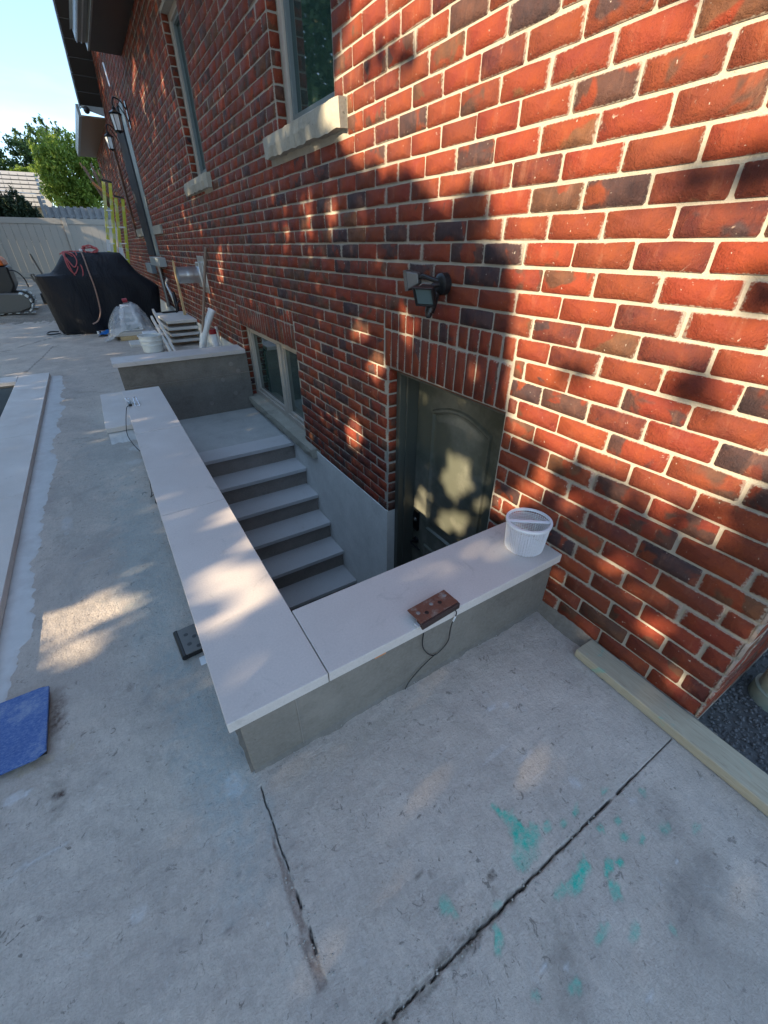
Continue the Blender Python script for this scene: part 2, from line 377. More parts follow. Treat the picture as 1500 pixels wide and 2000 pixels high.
for x, y, rx, ry, al, an in [(.600,.285,.012,.048,.95,20),(.612,.225,.028,.048,.9,0),(.640,.200,.040,.018,.55,20),(.690,.190,.018,.010,.5,30),(.735,.168,.013,.010,.6,0),(.80,.170,.028,.008,.55,20),(.755,.032,.022,.010,.9,10),(.795,.020,.012,.012,.9,0),(.665,.062,.050,.014,.85,12),(.61,.07,.03,.01,.6,0),(.730,-.005,.020,.016,.6,0),(.39,.086,.022,.012,.7,30),(.405,.11,.01,.014,.5,0),(.320,.212,.020,.018,.45,0),(.335,.19,.01,.012,.45,0),(.60,.185,.05,.03,.3,30),(.92,.155,.02,.008,.5,0),(.86,.05,.016,.01,.6,0),(.90,.02,.02,.008,.7,15),(.98,.0,.02,.01,.5,0),(.62,-.04,.03,.012,.45,10),(.69,-.08,.03,.012,.4,0),(.56,.17,.02,.02,.3,0),(1.02,.09,.012,.01,.4,0),(.49,-.06,.016,.01,.5,0),(.44,.14,.02,.01,.35,0),(.82,.10,.01,.01,.5,0),(.88,.085,.012,.008,.6,0),(1.06,-.05,.02,.01,.35,0),(.78,-.13,.01,.012,.4,0),(.4,-.02,.01,.008,.4,0)]:
    splat(x, y, rx*1.15, ry*1.15, (*GR, min(1, al*1.25)), an)
BR = (.060,.040,.028)
for x, y, rx, ry, al, c in [(.47,.195,.016,.012,.9,BR),(-.32,1.365,.014,.024,.6,(.10,.08,.06)),(-.545,1.06,.018,.014,.95,(.05,.02,.015)),(-.25,1.60,.010,.030,.5,BR),(.80,.38,.010,.008,.8,BR),(.45,.165,.012,.01,.5,BR),(.30,.30,.012,.006,.6,BR),(.33,.285,.008,.005,.6,BR),(.16,.30,.022,.012,.3,(.2,.17,.14)),(.25,.14,.03,.012,.6,(.10,.08,.06)),(.34,.125,.03,.016,.5,(.10,.08,.06)),(-.12,.56,.012,.008,.5,(.1,.08,.07)),(-.17,.47,.01,.006,.6,(.1,.07,.06)),(-.35,.72,.02,.01,.4,(.12,.10,.09)),(-.2,.62,.014,.006,.5,(.1,.09,.08)),(1.0,.02,.10,.07,.22,(.10,.10,.10)),(.9,-.12,.12,.05,.28,(.10,.10,.10)),(.62,.55,.30,.10,.16,(.42,.38,.32)),(.25,.72,.25,.03,.25,(.36,.32,.26)),(.60,.70,.5,.04,.22,(.36,.33,.28)),(.09,.42,.14,.05,.15,(.5,.44,.40))]:
    splat(x, y, rx, ry, (*c, al))
# white splashes and drags
for x, y, rx, ry, al in [(-.07,.80,.03,.05,.8),(-.545,2.85,.035,.12,.5),(.82,.55,.035,.012,.75),(.87,.53,.025,.01,.4),(.80,.36,.05,.01,.35),(.70,.42,.09,.008,.3),(.45,.0,.018,.006,.8),(.50,-.03,.02,.006,.6),(.13,-.0,.01,.006,.6),(-.58,.90,.07,.006,.5),(-.36,.62,.02,.02,.35),(.78,.30,.03,.006,.5),(.86,.22,.02,.03,.4),(.96,.09,.03,.012,.35),(-.42,2.35,.06,.012,.3),(.93,-.06,.012,.006,.8),(.62,-.16,.014,.006,.6),(-.66,1.12,.04,.02,.6),(-.02,3.9,.08,.10,.7),(-.1,3.6,.06,.05,.4)]:
    splat(x, y, rx, ry, (.66,.67,.68,al))
# damp with blue-green sky reflection painted in beside the long curb and a paler field
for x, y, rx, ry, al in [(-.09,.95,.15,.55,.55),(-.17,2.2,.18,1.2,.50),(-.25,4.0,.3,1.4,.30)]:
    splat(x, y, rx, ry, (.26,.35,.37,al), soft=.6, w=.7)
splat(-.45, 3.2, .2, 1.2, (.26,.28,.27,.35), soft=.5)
# rust bloom and dirt beside the blue tile
splat(-.555, 1.36, .035, .16, (.085,.045,.03,.85), soft=.8, w=.9); splat(-.60, 1.21, .10, .03, (.36,.28,.15,.6), soft=.6)
# saw-cut / broken joints: across the slab at y=.13 and along x=0
jag = (fbm(X, Y*0+2, 60, 5)-.5)*.010; dj = np.abs(Y-.130-jag*(np.clip((1.05-X)/.6, .25, 1.3))); wj = .0011 + .0024*fbm(X, X*0+5, 14, 3)*(X < 1.06) 
on = (X > -.3)*(X < 1.27)*(Y > -.5)
gate = np.where(X < 1.0, fbm(X, Y*0+9, 26, 3) > .40, 1)
cr = np.clip((wj*1.5-dj)/.002, 0, 1)*on*gate
Z -= cr*.020; over(cr, (.03,.026,.022,1))
chip = np.clip((.020*fbm(X, Y, 40, 4)*np.clip((1.1-X)*2, .3, 1.4)-dj)/.006, 0, 1)*on*(X < 1.1); Z -= chip*.004*(fbm(X, Y, 90, 3)); over(chip*(1-cr), (.15,.125,.095,.6))
jag = (fbm(X*0+4, Y, 30, 4)-.5)*.008; dj = np.abs(X-jag-.002); onx_ = (Y > .42)*(Y < .745)
cr = np.clip((.0019-dj)/.0009, 0, 1)*onx_*np.maximum(Y > .50, fbm(X*0, Y, 23, 2) > .42); Z -= cr*.02; over(cr, (.012,.010,.009,1))
onx_ = (Y > .25)*(Y < .66); wd = .020*fbm(X*0, Y, 12, 3)*np.clip((.66-Y)/.2, 0, 1)
chip = np.clip((wd-np.abs(X+.010-jag))/.005, 0, 1)*onx_; Z -= chip*.007*fbm(X, Y, 70, 3); over(chip*(1-cr), (.20,.135,.105,.75))
dk = np.clip((.0045-np.abs(X-.004-jag*2))/.002, 0, 1)*(Y > .28)*(Y < .44)*(fbm(X*0, Y, 40, 2) > .5); Z -= dk*.01; over(dk, (.03,.02,.018,1))
# farther joints
dj = np.abs(X+1.08-(Y-7.4)*.12 - (fbm(X*0, Y, 2, 2)-.5)*.05); over(np.clip((.014-dj)/.01, 0, 1)*(Y > 7.2)*(Y < 9.4), (.06,.065,.07,.85))
dj = np.abs(Y-9.2-(X+1.6)*1.5*1.1); over(np.clip((.06-dj)/.04, 0, 1)*(X < -.35)*(Y > 8)*(Y < 11), (.10,.115,.12,.8))
dj = np.abs(X+.4+0*Y); 
for yy in (4.42,): over(np.clip((.006-np.abs(Y-yy-(X+.3)*.25))/.004, 0, 1)*(X < -.05)*(X > -.7), (.10,.12,.12,.5))
# muddy strip and dirt yard beyond the slab
far = np.clip((Y-12.6+X*.12+wob*1.5)/.3, 0, 1); over(far, (.13,.115,.09,1)); Z -= far*.05; Z += np.clip((Y-16)/8, 0, 1)*.42 + far*(fbm(X, Y, 2, 3)-.5)*.10
st = far*np.clip((fbm(X*.4, Y*3, 2.2, 3)-.55)/.1, 0, 1); over(st, (.30,.27,.21,.8))
idx = np.arange(X.size).reshape(X.shape)
q = np.stack([idx[:-1,:-1], idx[1:,:-1], idx[1:,1:], idx[:-1,1:]], -1)
xm = (gx[:-1]+gx[1:])/2; ym = (gy[:-1]+gy[1:])/2; XM, YM = np.meshgrid(xm, ym, indexing='ij')
hole = ((XM > .0)&(XM < 1.40)&(YM > .80)&(YM < 5.38)) | ((XM > 1.40)&(YM < 30)&(YM > -3)) | ((XM < -1.07)&(XM > -1.38*1)&(YM > -3)&(YM < 6.95)&False) | ((XM < -1.07)&(XM > -3)&(YM < 6.95)&(YM > -.45))
q = q[~hole]
def fast_mesh(name, V, F, attrs=None, colors=None):
    me = bpy.data.meshes.new(name); me.vertices.add(len(V)); me.vertices.foreach_set('co', V.astype(np.float32).ravel())
    k = F.shape[1]; me.loops.add(F.size); me.loops.foreach_set('vertex_index', F.astype(np.int32).ravel())
    me.polygons.add(len(F)); me.polygons.foreach_set('loop_start', np.arange(0, F.size, k, dtype=np.int32))
    me.update(calc_edges=True)
    for n_, a in (attrs or {}).items():
        at = me.attributes.new(n_, 'FLOAT', 'POINT'); at.data.foreach_set('value', a.astype(np.float32))
    if colors is not None:
        at = me.attributes.new('paint', 'FLOAT_COLOR', 'POINT'); at.data.foreach_set('color', colors.astype(np.float32).ravel())
    me.validate(); return me
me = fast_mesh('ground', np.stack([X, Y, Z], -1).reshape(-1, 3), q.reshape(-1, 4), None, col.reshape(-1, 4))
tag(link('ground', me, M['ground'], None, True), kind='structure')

mb = MB()
for _ in range(420):
    k = rng.random()
    if k < .45: x, y = rng.uniform(0, 1.1), .13+rng.normal()*.02
    elif k < .6: x, y = rng.normal()*.02, rng.uniform(.2, .72)
    elif k < .75: x, y = rng.uniform(0, 1.35), .795-abs(rng.normal())*.02
    else: x, y = rng.uniform(-.75, 1.3), rng.uniform(-.4, .75)
    if x > -.02 and y > .79: continue
    s = rng.uniform(.0012, .0042) if k < .75 else rng.uniform(.0008, .0022); z = .0018; a = rng.uniform(0, 6.28); c, s_ = math.cos(a)*s, math.sin(a)*s
    mb.add([(x+c, y+s_, z), (x-s_, y+c, z+s*.1), (x-c, y-s_, z), (x+s_*.7, y-c*.8, z), (x+c*.3, y+s_*.2, z+s*.7), (x, y, z-s)],
           [(0,1,4), (1,2,4), (2,3,4), (3,0,4), (1,0,5), (2,1,5), (3,2,5), (0,3,5)])
tag(mb.build('crumbs', simple('concrete_crumbs', (.30,.285,.26), .95, var=.5, scale=90)), 'loose concrete crumbs scattered along the broken joints of the slab', 'debris', kind='stuff')
# gravel bed beyond the house corner (uncountable): base sheet + stones as one stuff object
mb = MB()
for _ in range(5200):
    x = rng.uniform(1.385, 2.5); y = rng.uniform(-.9, .118); s = rng.uniform(.0035, .0085)
    z = -.035 + rng.uniform(-.004, .006); a = rng.uniform(0, 6.28)
    c, s_ = math.cos(a)*s, math.sin(a)*s
    mb.add([(x+c, y+s_, z), (x-s_, y+c, z+s*.1), (x-c, y-s_, z), (x+s_, y-c, z-s*.1), (x+c*.3, y+s_*.2, z+s*.8), (x, y, z-s)],
           [(0,1,4), (1,2,4), (2,3,4), (3,0,4), (1,0,5), (2,1,5), (3,2,5), (0,3,5)])
tag(mb.build('gravel', simple('mixed_gravel', (.12,.122,.125), .95, var=.75, scale=160, bump=.5)), 'loose dark grey gravel beyond the brick corner', 'gravel', kind='stuff')
tag(MB().box(1.383, 60, -3, .12, -.2, -.04).build('gravel_bed', M['gravel']), kind='structure')

# ---------------------------------------------------------------- STAIRWELL
st = empty('basement_stairwell', (0, .8, 0), 'sunken concrete stairwell edged with pale stone coping beside the brick wall', 'stairwell')
def bx(name, mat, par, *a, bevel=.004, **k): return MB().box(*a).build(name, mat, par, bevel=bevel, **k)
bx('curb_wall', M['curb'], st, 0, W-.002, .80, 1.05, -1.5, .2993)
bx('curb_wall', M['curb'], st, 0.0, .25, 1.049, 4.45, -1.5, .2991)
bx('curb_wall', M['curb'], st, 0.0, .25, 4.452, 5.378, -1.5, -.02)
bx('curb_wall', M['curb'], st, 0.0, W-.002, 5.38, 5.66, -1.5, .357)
# form-tie cone marks on the far curb face
for x, z in [(1.18,.25),(1.05,.08),(1.17,-.10),(.86,-.18),(1.25,.16)]:
    MB().lathe((x, 5.3785, z), [(.024,0),(.026,.0015),(.018,.002),(.0,.001)], 14, Matrix.Rotation(R(90), 3, 'X')).build('tie_hole', M['riser'], st, smooth=True)
MB().box(0, W-.01, 5.374, 5.382, .130, .136).build('form_seam', M['riser'], st)
MB().box(.172, .175, .7975, .802, 0, .296).build('form_seam', M['riser'], st)
# mortar skirt where curb and house meet the slab
def skirt(name, p0, p1, w, h, mat, par):
    n = int((Vector(p1)-Vector(p0)).length/.012); d = (Vector(p1)-Vector(p0)); s = d.normalized(); o = Vector((s.y, -s.x, 0)); mb = MB(); vs = []
    for i in range(n+1):
        p = Vector(p0)+d*i/n; k = .35+1.2*float(fbm(np.array([p.x*1.0]), np.array([p.y*1.0]), 14, 4)[0]); 
        vs += [p+Vector((0,0,h*k)), p+o*w*k*.4+Vector((0,0,h*k*.45)), p+o*w*k+Vector((0,0,-.002))]
    return mb.add(vs, [(i*3+j, i*3+j+1, i*3+j+4, i*3+j+3) for i in range(n) for j in (0, 1)]).build(name, mat, par, smooth=True)
skirt('mortar_skirt', (1.386, .80, 0), (0, .80, 0), -.018, .010, M['curb'], st)
skirt('mortar_skirt', (W-.002, .05, 0), (W-.002, .80, 0), -.045, .045, M['curb'], st)
skirt('mortar_skirt', (0, .80, 0), (0, 4.2, 0), -.02, .010, M['curb'], st)
def slab(x0, x1, y0, y1, z0, z1, par=None, name='coping_slab', mat=None):
    return bx(name, mat or M['stone'], par, x0+.0008, x1-.0008, y0+.0008, y1-.0008, z0, z1, bevel=.0025)
slab(-.03, .28, .77, 2.01, .298, .34, st); slab(-.03, .28, 2.012, 3.25, .298, .340, st); slab(-.03, .28, 3.252, 4.45, .298, .341, st)
slab(.2815, 1.386, .77, 1.08, .298, .34, st)
slab(-.04, 1.372, 5.35, 5.71, .359, .402, st)
# entry tread
slab(-.245, .03, 4.22, 5.40, .058, .100, st, 'tread')
mb = MB(); 
n = 26
for i in range(n+1):
    t = i/n; j = .01+.05*float(fbm(np.array([t*3.]), np.array([2.]), 3, 3)[0])
    mb.v += [(-.235+.26*t, 4.24, .055), (-.235+.26*t, 4.19-j*.6, .02), (-.235+.26*t, 4.15-j*1.6, .001)]
mb.f = [(i*3+k, i*3+k+1, i*3+k+4, i*3+k+3) for i in range(n) for k in (0, 1)]
mb.box(-.225, .0, 4.24, 5.38, 0, .057); mb.build('mortar_bed', M['smear'], st)
nose = [4.00, 3.73, 3.47, 3.21, 2.95, 2.70]; tops = [-.312, -.505, -.70, -.893, -1.088, -1.283]
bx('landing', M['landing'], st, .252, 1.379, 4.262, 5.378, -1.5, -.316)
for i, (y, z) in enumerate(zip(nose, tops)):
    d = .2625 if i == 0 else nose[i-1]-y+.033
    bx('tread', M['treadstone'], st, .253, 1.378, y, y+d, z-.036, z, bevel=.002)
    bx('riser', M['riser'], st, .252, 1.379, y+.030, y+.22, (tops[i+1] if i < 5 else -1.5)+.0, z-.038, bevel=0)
bx('floor', M['landing'], st, .252, 1.62, 1.052, 3.0, -1.6, -1.47)
MB().lathe((.72, 1.9, -1.472), [(0,.006),(.06,.006),(.062,0)], 20).build('floor_drain', M['darksteel'], st)

# ---------------------------------------------------------------- HOUSE
house = empty('brick_house', (W, .12, 0), 'red brick house wall with pale mortar joints, windows and a basement door', 'house')
H1, YE = 3.86, 9.62
# openings: y0,y1,z0,z1
DOOR = (1.207, 2.163, -1.6, .838); WA = (2.705, 3.56, 2.098, 6); WBs = (5.72, 6.45, 2.098, 3.42); BW = (3.68, 5.45, -.170, .671)
opens = [DOOR, BW, WA, WBs,
    (1.207, 2.205, .838, 1.147), (3.68, 5.47, .671, .988),               # soldier courses
    (3.40, 5.50, -.262, -.165), (2.57, 3.75, 1.972, 2.098), (5.58, 6.75, 1.972, 2.098),  # sills
    (10.75, 11.9, 1.28, 3.6), (13.7, 14.5, 1.62, 3.45)]
low = [(-1, .80, -9, .036), (.80, 1.05, -9, .0), (1.05, 5.40, -9, -.193), (5.40, 30, -9, .36)]
recs = []   # centre y,z; lu,lz ; kind
def clip(rect, cutters):
    y0, y1, z0, z1 = rect
    for a, b, c, d in cutters:
        if a < y1 and b > y0 and c < z1 and d > z0:
            cand = [(y0, min(y1, a-.009), z0, z1), (max(y0, b+.009), y1, z0, z1), (y0, y1, z0, min(z1, c-.006)), (y0, y1, max(z0, d+.006), z1)]
            cand = [r for r in cand if r[1]-r[0] > .028 and r[3]-r[2] > .022]
            if not cand: return None
            y0, y1, z0, z1 = max(cand, key=lambda r: (r[1]-r[0])*(r[3]-r[2]))
    return (y0, y1, z0, z1)
CP, BP, J = .0793, .2088, .0098
for k in range(-15, 62):
    zb = .909+CP*k
    off = .518 if k % 2 == 1 else .622
    off += rng.uniform(-.008, .008)
    y = off - BP*6; zj = rng.uniform(-.0015, .0015)
    while y < 19.7:
        L = BP; rect = [y+J/2+rng.uniform(-.0025,.0025), y+L-J/2+rng.uniform(-.0025,.0025), zb+J/2+zj+rng.uniform(-.0012,.0012), zb+CP-J/2+zj+rng.uniform(-.0012,.0012)]
        y += L
        top = H1 if rect[0] < YE else (4.8 if rect[1] < 14 else 3.9)
        if rect[2] > top or rect[1] < .13: continue
        if rect[0] < .128: rect[0] = .128
        r = clip(tuple(rect), opens + low)
        if r and r[1]-r[0] > .028: recs.append(('x', r))
def soldier(y0, y1, n, z0, z1, z2):
    for i in range(n):
        w = (y1-y0)/n; a = y0+w*i
        for za, zb_ in ((z0, z1), (z1, z2)):
            recs.append(('x', (a+.0055, a+w-.0055, za+.005+rng.uniform(-.002,.002), zb_-.0055+rng.uniform(-.002,.002))))
soldier(1.207, 2.200, 14, .838, 1.045, 1.147); soldier(3.68, 5.47, 25, .671, .880, .988)
# reveals (bricks turned into the openings), facing -y at the far jamb
for (yj, za, zb_, d0, d1) in [(.12, .03, 2.5, .004, .105), (.12, .03, 2.5, .115, .313), (.12, .03, 2.5, .323, .521), (.12, .03, 2.5, .531, .729), (DOOR[1], -.193, .838, .012, .085), (BW[1], -.165, .671, .012, .075), (WA[1], 2.098, H1, .012, .075), (WBs[1], 2.098, 3.42, .012, .075), (11.9, 1.3, 3.6, .012, .07), (14.5, 1.7, 3.45, .012, .07)]:
    for k in range(-15, 62):
        zb = .909+CP*k
        if zb+CP/2 < za or zb+CP/2 > zb_: continue
        recs.append(('r', (yj, zb+J/2, zb+CP-J/2, d0, d1)))
def brick_geo(lu, lz, full=False):
    # front face outline (u,z) with small chips, then a skirt sinking into the mortar; n = outward
    a, b = lu/2, lz/2; c = min(.0045, a*.4, b*.4); j = lambda s=.0011: rng.uniform(-s, s)
    o = [(-a, -b+c), (-a+c, -b), (0, -b), (a-c, -b), (a, -b+c), (a, b-c), (a-c, b), (0, b), (-a+c, b), (-a, b-c)]
    o = [(u+j(.0016), z+j(.0016)) for u, z in o]
    tilt = (j(.0012)/a*.5, j(.0008)/b*.5); d = .0045+j(.0012)
    fr = [(u*.992, z*.978, d + u*tilt[0] + z*tilt[1]) for u, z in o]; bk = [(u*1.01+0, z*1.02, -.006) for u, z in o]
    V = [(0, 0, d+.0008)] + fr + bk; E = [0.] + [1.]*10 + [1.1]*10
    F = [(0, 1+(i+1) % 10, 1+i) for i in range(10)]
    for i in range(10):
        p, q_ = 1+i, 1+(i+1) % 10; F += [(p, q_, q_+10), (p, q_+10, p+10)]
    return np.array(V), np.array(E), F
def r123(soldier_=False): return rng.random(), (rng.random()**1.0), rng.random()
items = []
for kind, r in recs:
    if kind == 'x':
        y0, y1, z0, z1 = r; c = Vector((W, (y0+y1)/2, (z0+z1)/2)); lu, lz = y1-y0, z1-z0; B = (Vector((0,1,0)), Vector((-1,0,0)))
    else:
        yj, z0, z1, d0, d1 = r; c = Vector((W+(d0+d1)/2-.01, yj, (z0+z1)/2)); lu, lz = d1-d0, z1-z0; B = (Vector((-1,0,0)), Vector((0,-1,0)))
    v = c-Vector((0,0,1.45)); items.append((v.length**2/(abs(v.normalized().dot(B[1]))*lu*lz+1e-9), c, lu, lz, B))
# those outside the picture go last
fwd = cf
def inview(c):
    v = c-Vector((0,0,1.45)); dz = v.dot(cf)
    if dz < .05: return False
    u = 750+806*v.dot(cx)/dz; w_ = 1000+806*v.dot(cyd)/dz
    return -40 < u < 1540 and -40 < w_ < 2040 and w_ < 1400
items.sort(key=lambda t: (not inview(t[1]), t[0]))
variants = []
def brick_mesh(lu, lz):
    V, E, F = brick_geo(lu, lz); a, b, c = r123()
    F = np.array(F); n = len(V)
    return fast_mesh('brick', V, F, {'r1': np.full(n, a), 'r2': np.full(n, b), 'r3': np.full(n, c), 'edge': E})
for i in range(48): variants.append(brick_mesh(BP-J, CP-J))
M['brick'] # shared material
BV, BF, B1, B2, B3, BE = [], [], [], [], [], []; nv = 0
for i, (key, c, lu, lz, (u, n)) in enumerate(items):
    rot = Matrix((u, Vector((0,0,1)), n)).transposed()
    if i < 300:
        if abs(lu-(BP-J)) < .007 and abs(lz-(CP-J)) < .004:
            me = variants[rng.integers(48)]
        else: me = brick_mesh(lu, lz)
        o = bpy.data.objects.new('brick', me); C.objects.link(o)
        if not me.materials: me.materials.append(M['brick'])
        mat4 = Matrix.Translation(c) @ rot.to_4x4()
        o.matrix_world = mat4; o.parent = house; o.matrix_parent_inverse = Matrix.Translation(-house.location)
    else:
        V, E, F = brick_geo(lu, lz); V = V @ np.array(rot).T + np.array(c); a, b, c_ = r123(); k = len(V)
        BV.append(V); BF.append(np.array(F)+nv); B1.append(np.full(k, a)); B2.append(np.full(k, b)); B3.append(np.full(k, c_)); BE.append(E); nv += k
me = fast_mesh('bricks', np.concatenate(BV), np.concatenate(BF), {'r1': np.concatenate(B1), 'r2': np.concatenate(B2), 'r3': np.concatenate(B3), 'edge': np.concatenate(BE)})
tag(link('bricks', me, M['brick'], house), kind='stuff')
# mortar backing sheet with holes; jamb returns; corner return
ys = sorted({.12, YE, 14.0, 19.7, 1.05, .80, 5.40} | {v for o in (DOOR, BW, WA, WBs) for v in o[:2]} | {10.75, 11.9, 13.7, 14.5})
zs = sorted({-1.6, -.193, 0, .36, H1, 3.9, 4.8} | {DOOR[3], BW[2], BW[3], WA[2], WBs[3], 1.28, 3.6, 1.62, 3.45})
mb = MB()
for i in range(len(ys)-1):
    for k in range(len(zs)-1):
        y, z = (ys[i]+ys[i+1])/2, (zs[k]+zs[k+1])/2
        top = H1 if y < YE else (4.8 if y < 14 else 3.9)
        if z > top: continue
        if any(a < y < b and c < z < d for a, b, c, d in (DOOR, BW, WA, WBs, (10.75,11.9,1.28,3.6), (13.7,14.5,1.62,3.45))): continue
        if y > 5.4 and z < 0: continue
        mb.add([(W, ys[i], zs[k]), (W, ys[i+1], zs[k]), (W, ys[i+1], zs[k+1]), (W, ys[i], zs[k+1])], [(0,1,2,3)])
for a, b, c, d in (DOOR, BW, WA, WBs, (10.75,11.9,1.28,3.6), (13.7,14.5,1.62,3.45)):
    d = min(d, H1); e = .30
    mb.add([(W, a, c), (W+e, a, c), (W+e, a, d), (W, a, d), (W, b, c), (W+e, b, c), (W+e, b, d), (W, b, d)], [(0,1,2,3), (7,6,5,4), (3,2,6,7), (0,4,5,1)])
mb.add([(W, .12, -.2), (8, .12, -.2), (8, .12, H1), (W, .12, H1)], [(0,1,2,3)])
wl_ = mb.build('wall', M['mortar'], house)
# foundation
bx('foundation', M['parge'], house, 1.3805, 1.50, 2.1595, 5.379, -1.6, -.194, bevel=.003)
bx('foundation', M['parge'], house, 1.379, 1.387, 5.665, 19.6, -.01, .352, bevel=.002)
MB().box(1.70, 8, .118, .14, -.2, .03).build('foundation', M['curb'], house)
# soffits, gutters, fascia ------------------------------------------------
bx('soffit', M['soffit'], house, .985, W+.02, -.6, YE, 3.845, 3.87, bevel=0)
mb = MB().box(.955, .983, -.6, YE+.01, 3.835, 4.02); mb.box(.83, .953, -.6, YE-.05, 3.90, 4.02); mb.build('gutter', M['fascia'], house, bevel=.004)
for x in (.845, .90): MB().box(x-.006, x+.006, -.6, YE-.06, 3.885, 3.90).build('gutter_rib', M['steel'], house)
MB().add([(.80,-.6,4.02),(.80,YE,4.02),(4,YE,5.6),(4,-.6,5.6)], [(0,1,2,3)]).build('roof', M['shingle'], house)
# gable rake beyond: underside rises towards the camera at 45 degrees
p = lambda x, t, dz=0: (x, 14.0-t, 4.02+t*1.055+dz)
mb = MB(); N = 22
for i in range(N):
    t0, t1 = i*4.4/N, (i+1)*4.4/N-.012
    mb.add([p(.955, t0), p(1.62, t0), p(1.62, t1), p(.955, t1), p(.955, t0, .03), p(1.62, t0, .03), p(1.62, t1, .03), p(.955, t1, .03)], [(0,1,2,3), (7,6,5,4), (0,4,5,1), (1,5,6,2), (2,6,7,3), (3,7,4,0)])
mb.build('soffit', M['soffit'], house)
MB().add([p(.93,-.02,-.02), p(.952,-.02,-.02), p(.952,4.4,-.02), p(.93,4.4,-.02), p(.93,-.02,.2), p(.952,-.02,.2), p(.952,4.4,.2), p(.93,4.4,.2)], [(0,1,2,3), (7,6,5,4), (0,4,5,1), (1,5,6,2), (2,6,7,3), (3,7,4,0)]).build('fascia', M['fascia'], house)
MB().prism([(.95,4.00), (1.40,3.89), (1.40,4.45), (.99,4.06)], 'y', 13.98, 14.02).build('eave_return', M['greytrim'] if False else simple('pale_grey_panel', (.30,.32,.31), .5, var=.04), house)
bx('soffit', simple('brown_soffit', (.20,.135,.075), .5, var=.06), house, .93, 1.47, 14.03, 19.7, 3.86, 3.885, bevel=0)
bx('fascia', M['fascia'], house, .87, .928, 14.03, 19.7, 3.85, 4.06, bevel=.003)
MB().add([(W,YE,4.8),(W,14,4.8),(W,9.6,8.6),(W,9.4,8.6)], [(0,1,2,3)]).build('gable_wall', M['mortar'], house)
# windows ------------------------------------------------------------------
def sill_stone(y0, y1, z0, z1, x0, x1):
    n = 24; mb = MB(); vs = []
    for i in range(n+1):
        y = y0+(y1-y0)*i/n; j = lambda s: rng.uniform(-s, s)
        vs += [(x1, y, z1), (x0+j(.004), y, z1-.004+j(.003)), (x0-.003+j(.006), y, (z0+z1)/2+j(.006)), (x0+.006+j(.007), y, z0+j(.008)), (x1, y, z0)]
    mb.add(vs, [(i*5+k, i*5+k+1, i*5+k+6, i*5+k+5) for i in range(n) for k in range(4)] + [tuple(range(5))[::-1], tuple(range(n*5, n*5+5))])
    return mb.build('window_sill', M['sill'], house, smooth=False)
sill_stone(2.57, 3.75, 1.975, 2.095, W-.050, W+.09); sill_stone(5.58, 6.78, 1.975, 2.095, W-.050, W+.09)
sill_stone(3.41, 5.50, -.262, -.168, W-.062, W+.09)
bx('window_sill', M['sill'], house, W-.04, W+.02, 9.6, 10.6, 1.64, 1.77, bevel=.006); bx('window_sill', M['sill'], house, W-.05, W+.02, 12.3, 13.5, 1.64, 1.79, bevel=.006)
def window(y0, y1, z0, z1, split=None, blind=False, x=W+.072, fw=.055):
    e = empty  # (frames are parts of the house, panes their sub-parts)
    mb = MB(); mb.box(x, x+.07, y0, y0+fw, z0, z1); mb.box(x, x+.07, y1-fw, y1, z0, z1)
    mb.box(x, x+.07, y0+fw+.0005, y1-fw-.0005, z1-fw, z1); mb.box(x, x+.07, y0+fw+.0005, y1-fw-.0005, z0, z0+fw)
    panes = [(y0+fw, y1-fw)]
    if split: mb.box(x-.004, x+.066, split-.045, split+.045, z0+fw+.0005, z1-fw-.0005); panes = [(y0+fw, split-.045), (split+.045, y1-fw)]
    f = mb.build('window', M['beige'], house, bevel=.004)
    for a, b in panes:
        s = .03; mb = MB(); X0 = x+.018
        mb.box(X0, X0+.045, a+.001, a+s, z0+fw+.001, z1-fw-.001); mb.box(X0, X0+.045, b-s, b-.001, z0+fw+.001, z1-fw-.001)
        mb.box(X0, X0+.045, a+s+.0005, b-s-.0005, z1-fw-s, z1-fw-.001); mb.box(X0, X0+.045, a+s+.0005, b-s-.0005, z0+fw+.001, z0+fw+s)
        mb.build('sash', M['beige'] if not blind else M['greytrim'], f, bevel=.002)
        MB().box(x+.045, x+.050, a+s, b-s, z0+fw+s, z1-fw-s).build('pane', M['glass'], f)
        if blind: MB().box(x+.10, x+.104, a, b, z0+fw, z1-fw).build('blind', simple('grey_blind', (.25,.26,.26), .8), f)
    return f
window(BW[0], BW[1], BW[2]+.004, BW[3]-.002, split=4.37)
window(WA[0], WA[1], WA[2], H1, blind=True); window(WBs[0], WBs[1], WBs[2], WBs[3], blind=True)
# farther openings: dark glazed doorway strip with blue-grey trim, brown-boarded one
f = MB().box(W-.012, W+.04, 10.76, 11.24, 1.285, 3.6).build('window_trim', M['greytrim'], house, bevel=.003)
MB().box(W-.035, W+.03, 11.30, 12.35, 1.285, 3.6).build('pane', simple('matte_black_panel', (.010,.011,.014), .8), f)
MB().box(W-.045, W-.004, 13.72, 14.05, 1.66, 3.45).build('window_trim', M['brownwood'], house, bevel=.003)
MB().box(W+.02, W+.05, 13.7, 14.5, 1.64, 3.45).build('window', M['brownwood'], house)
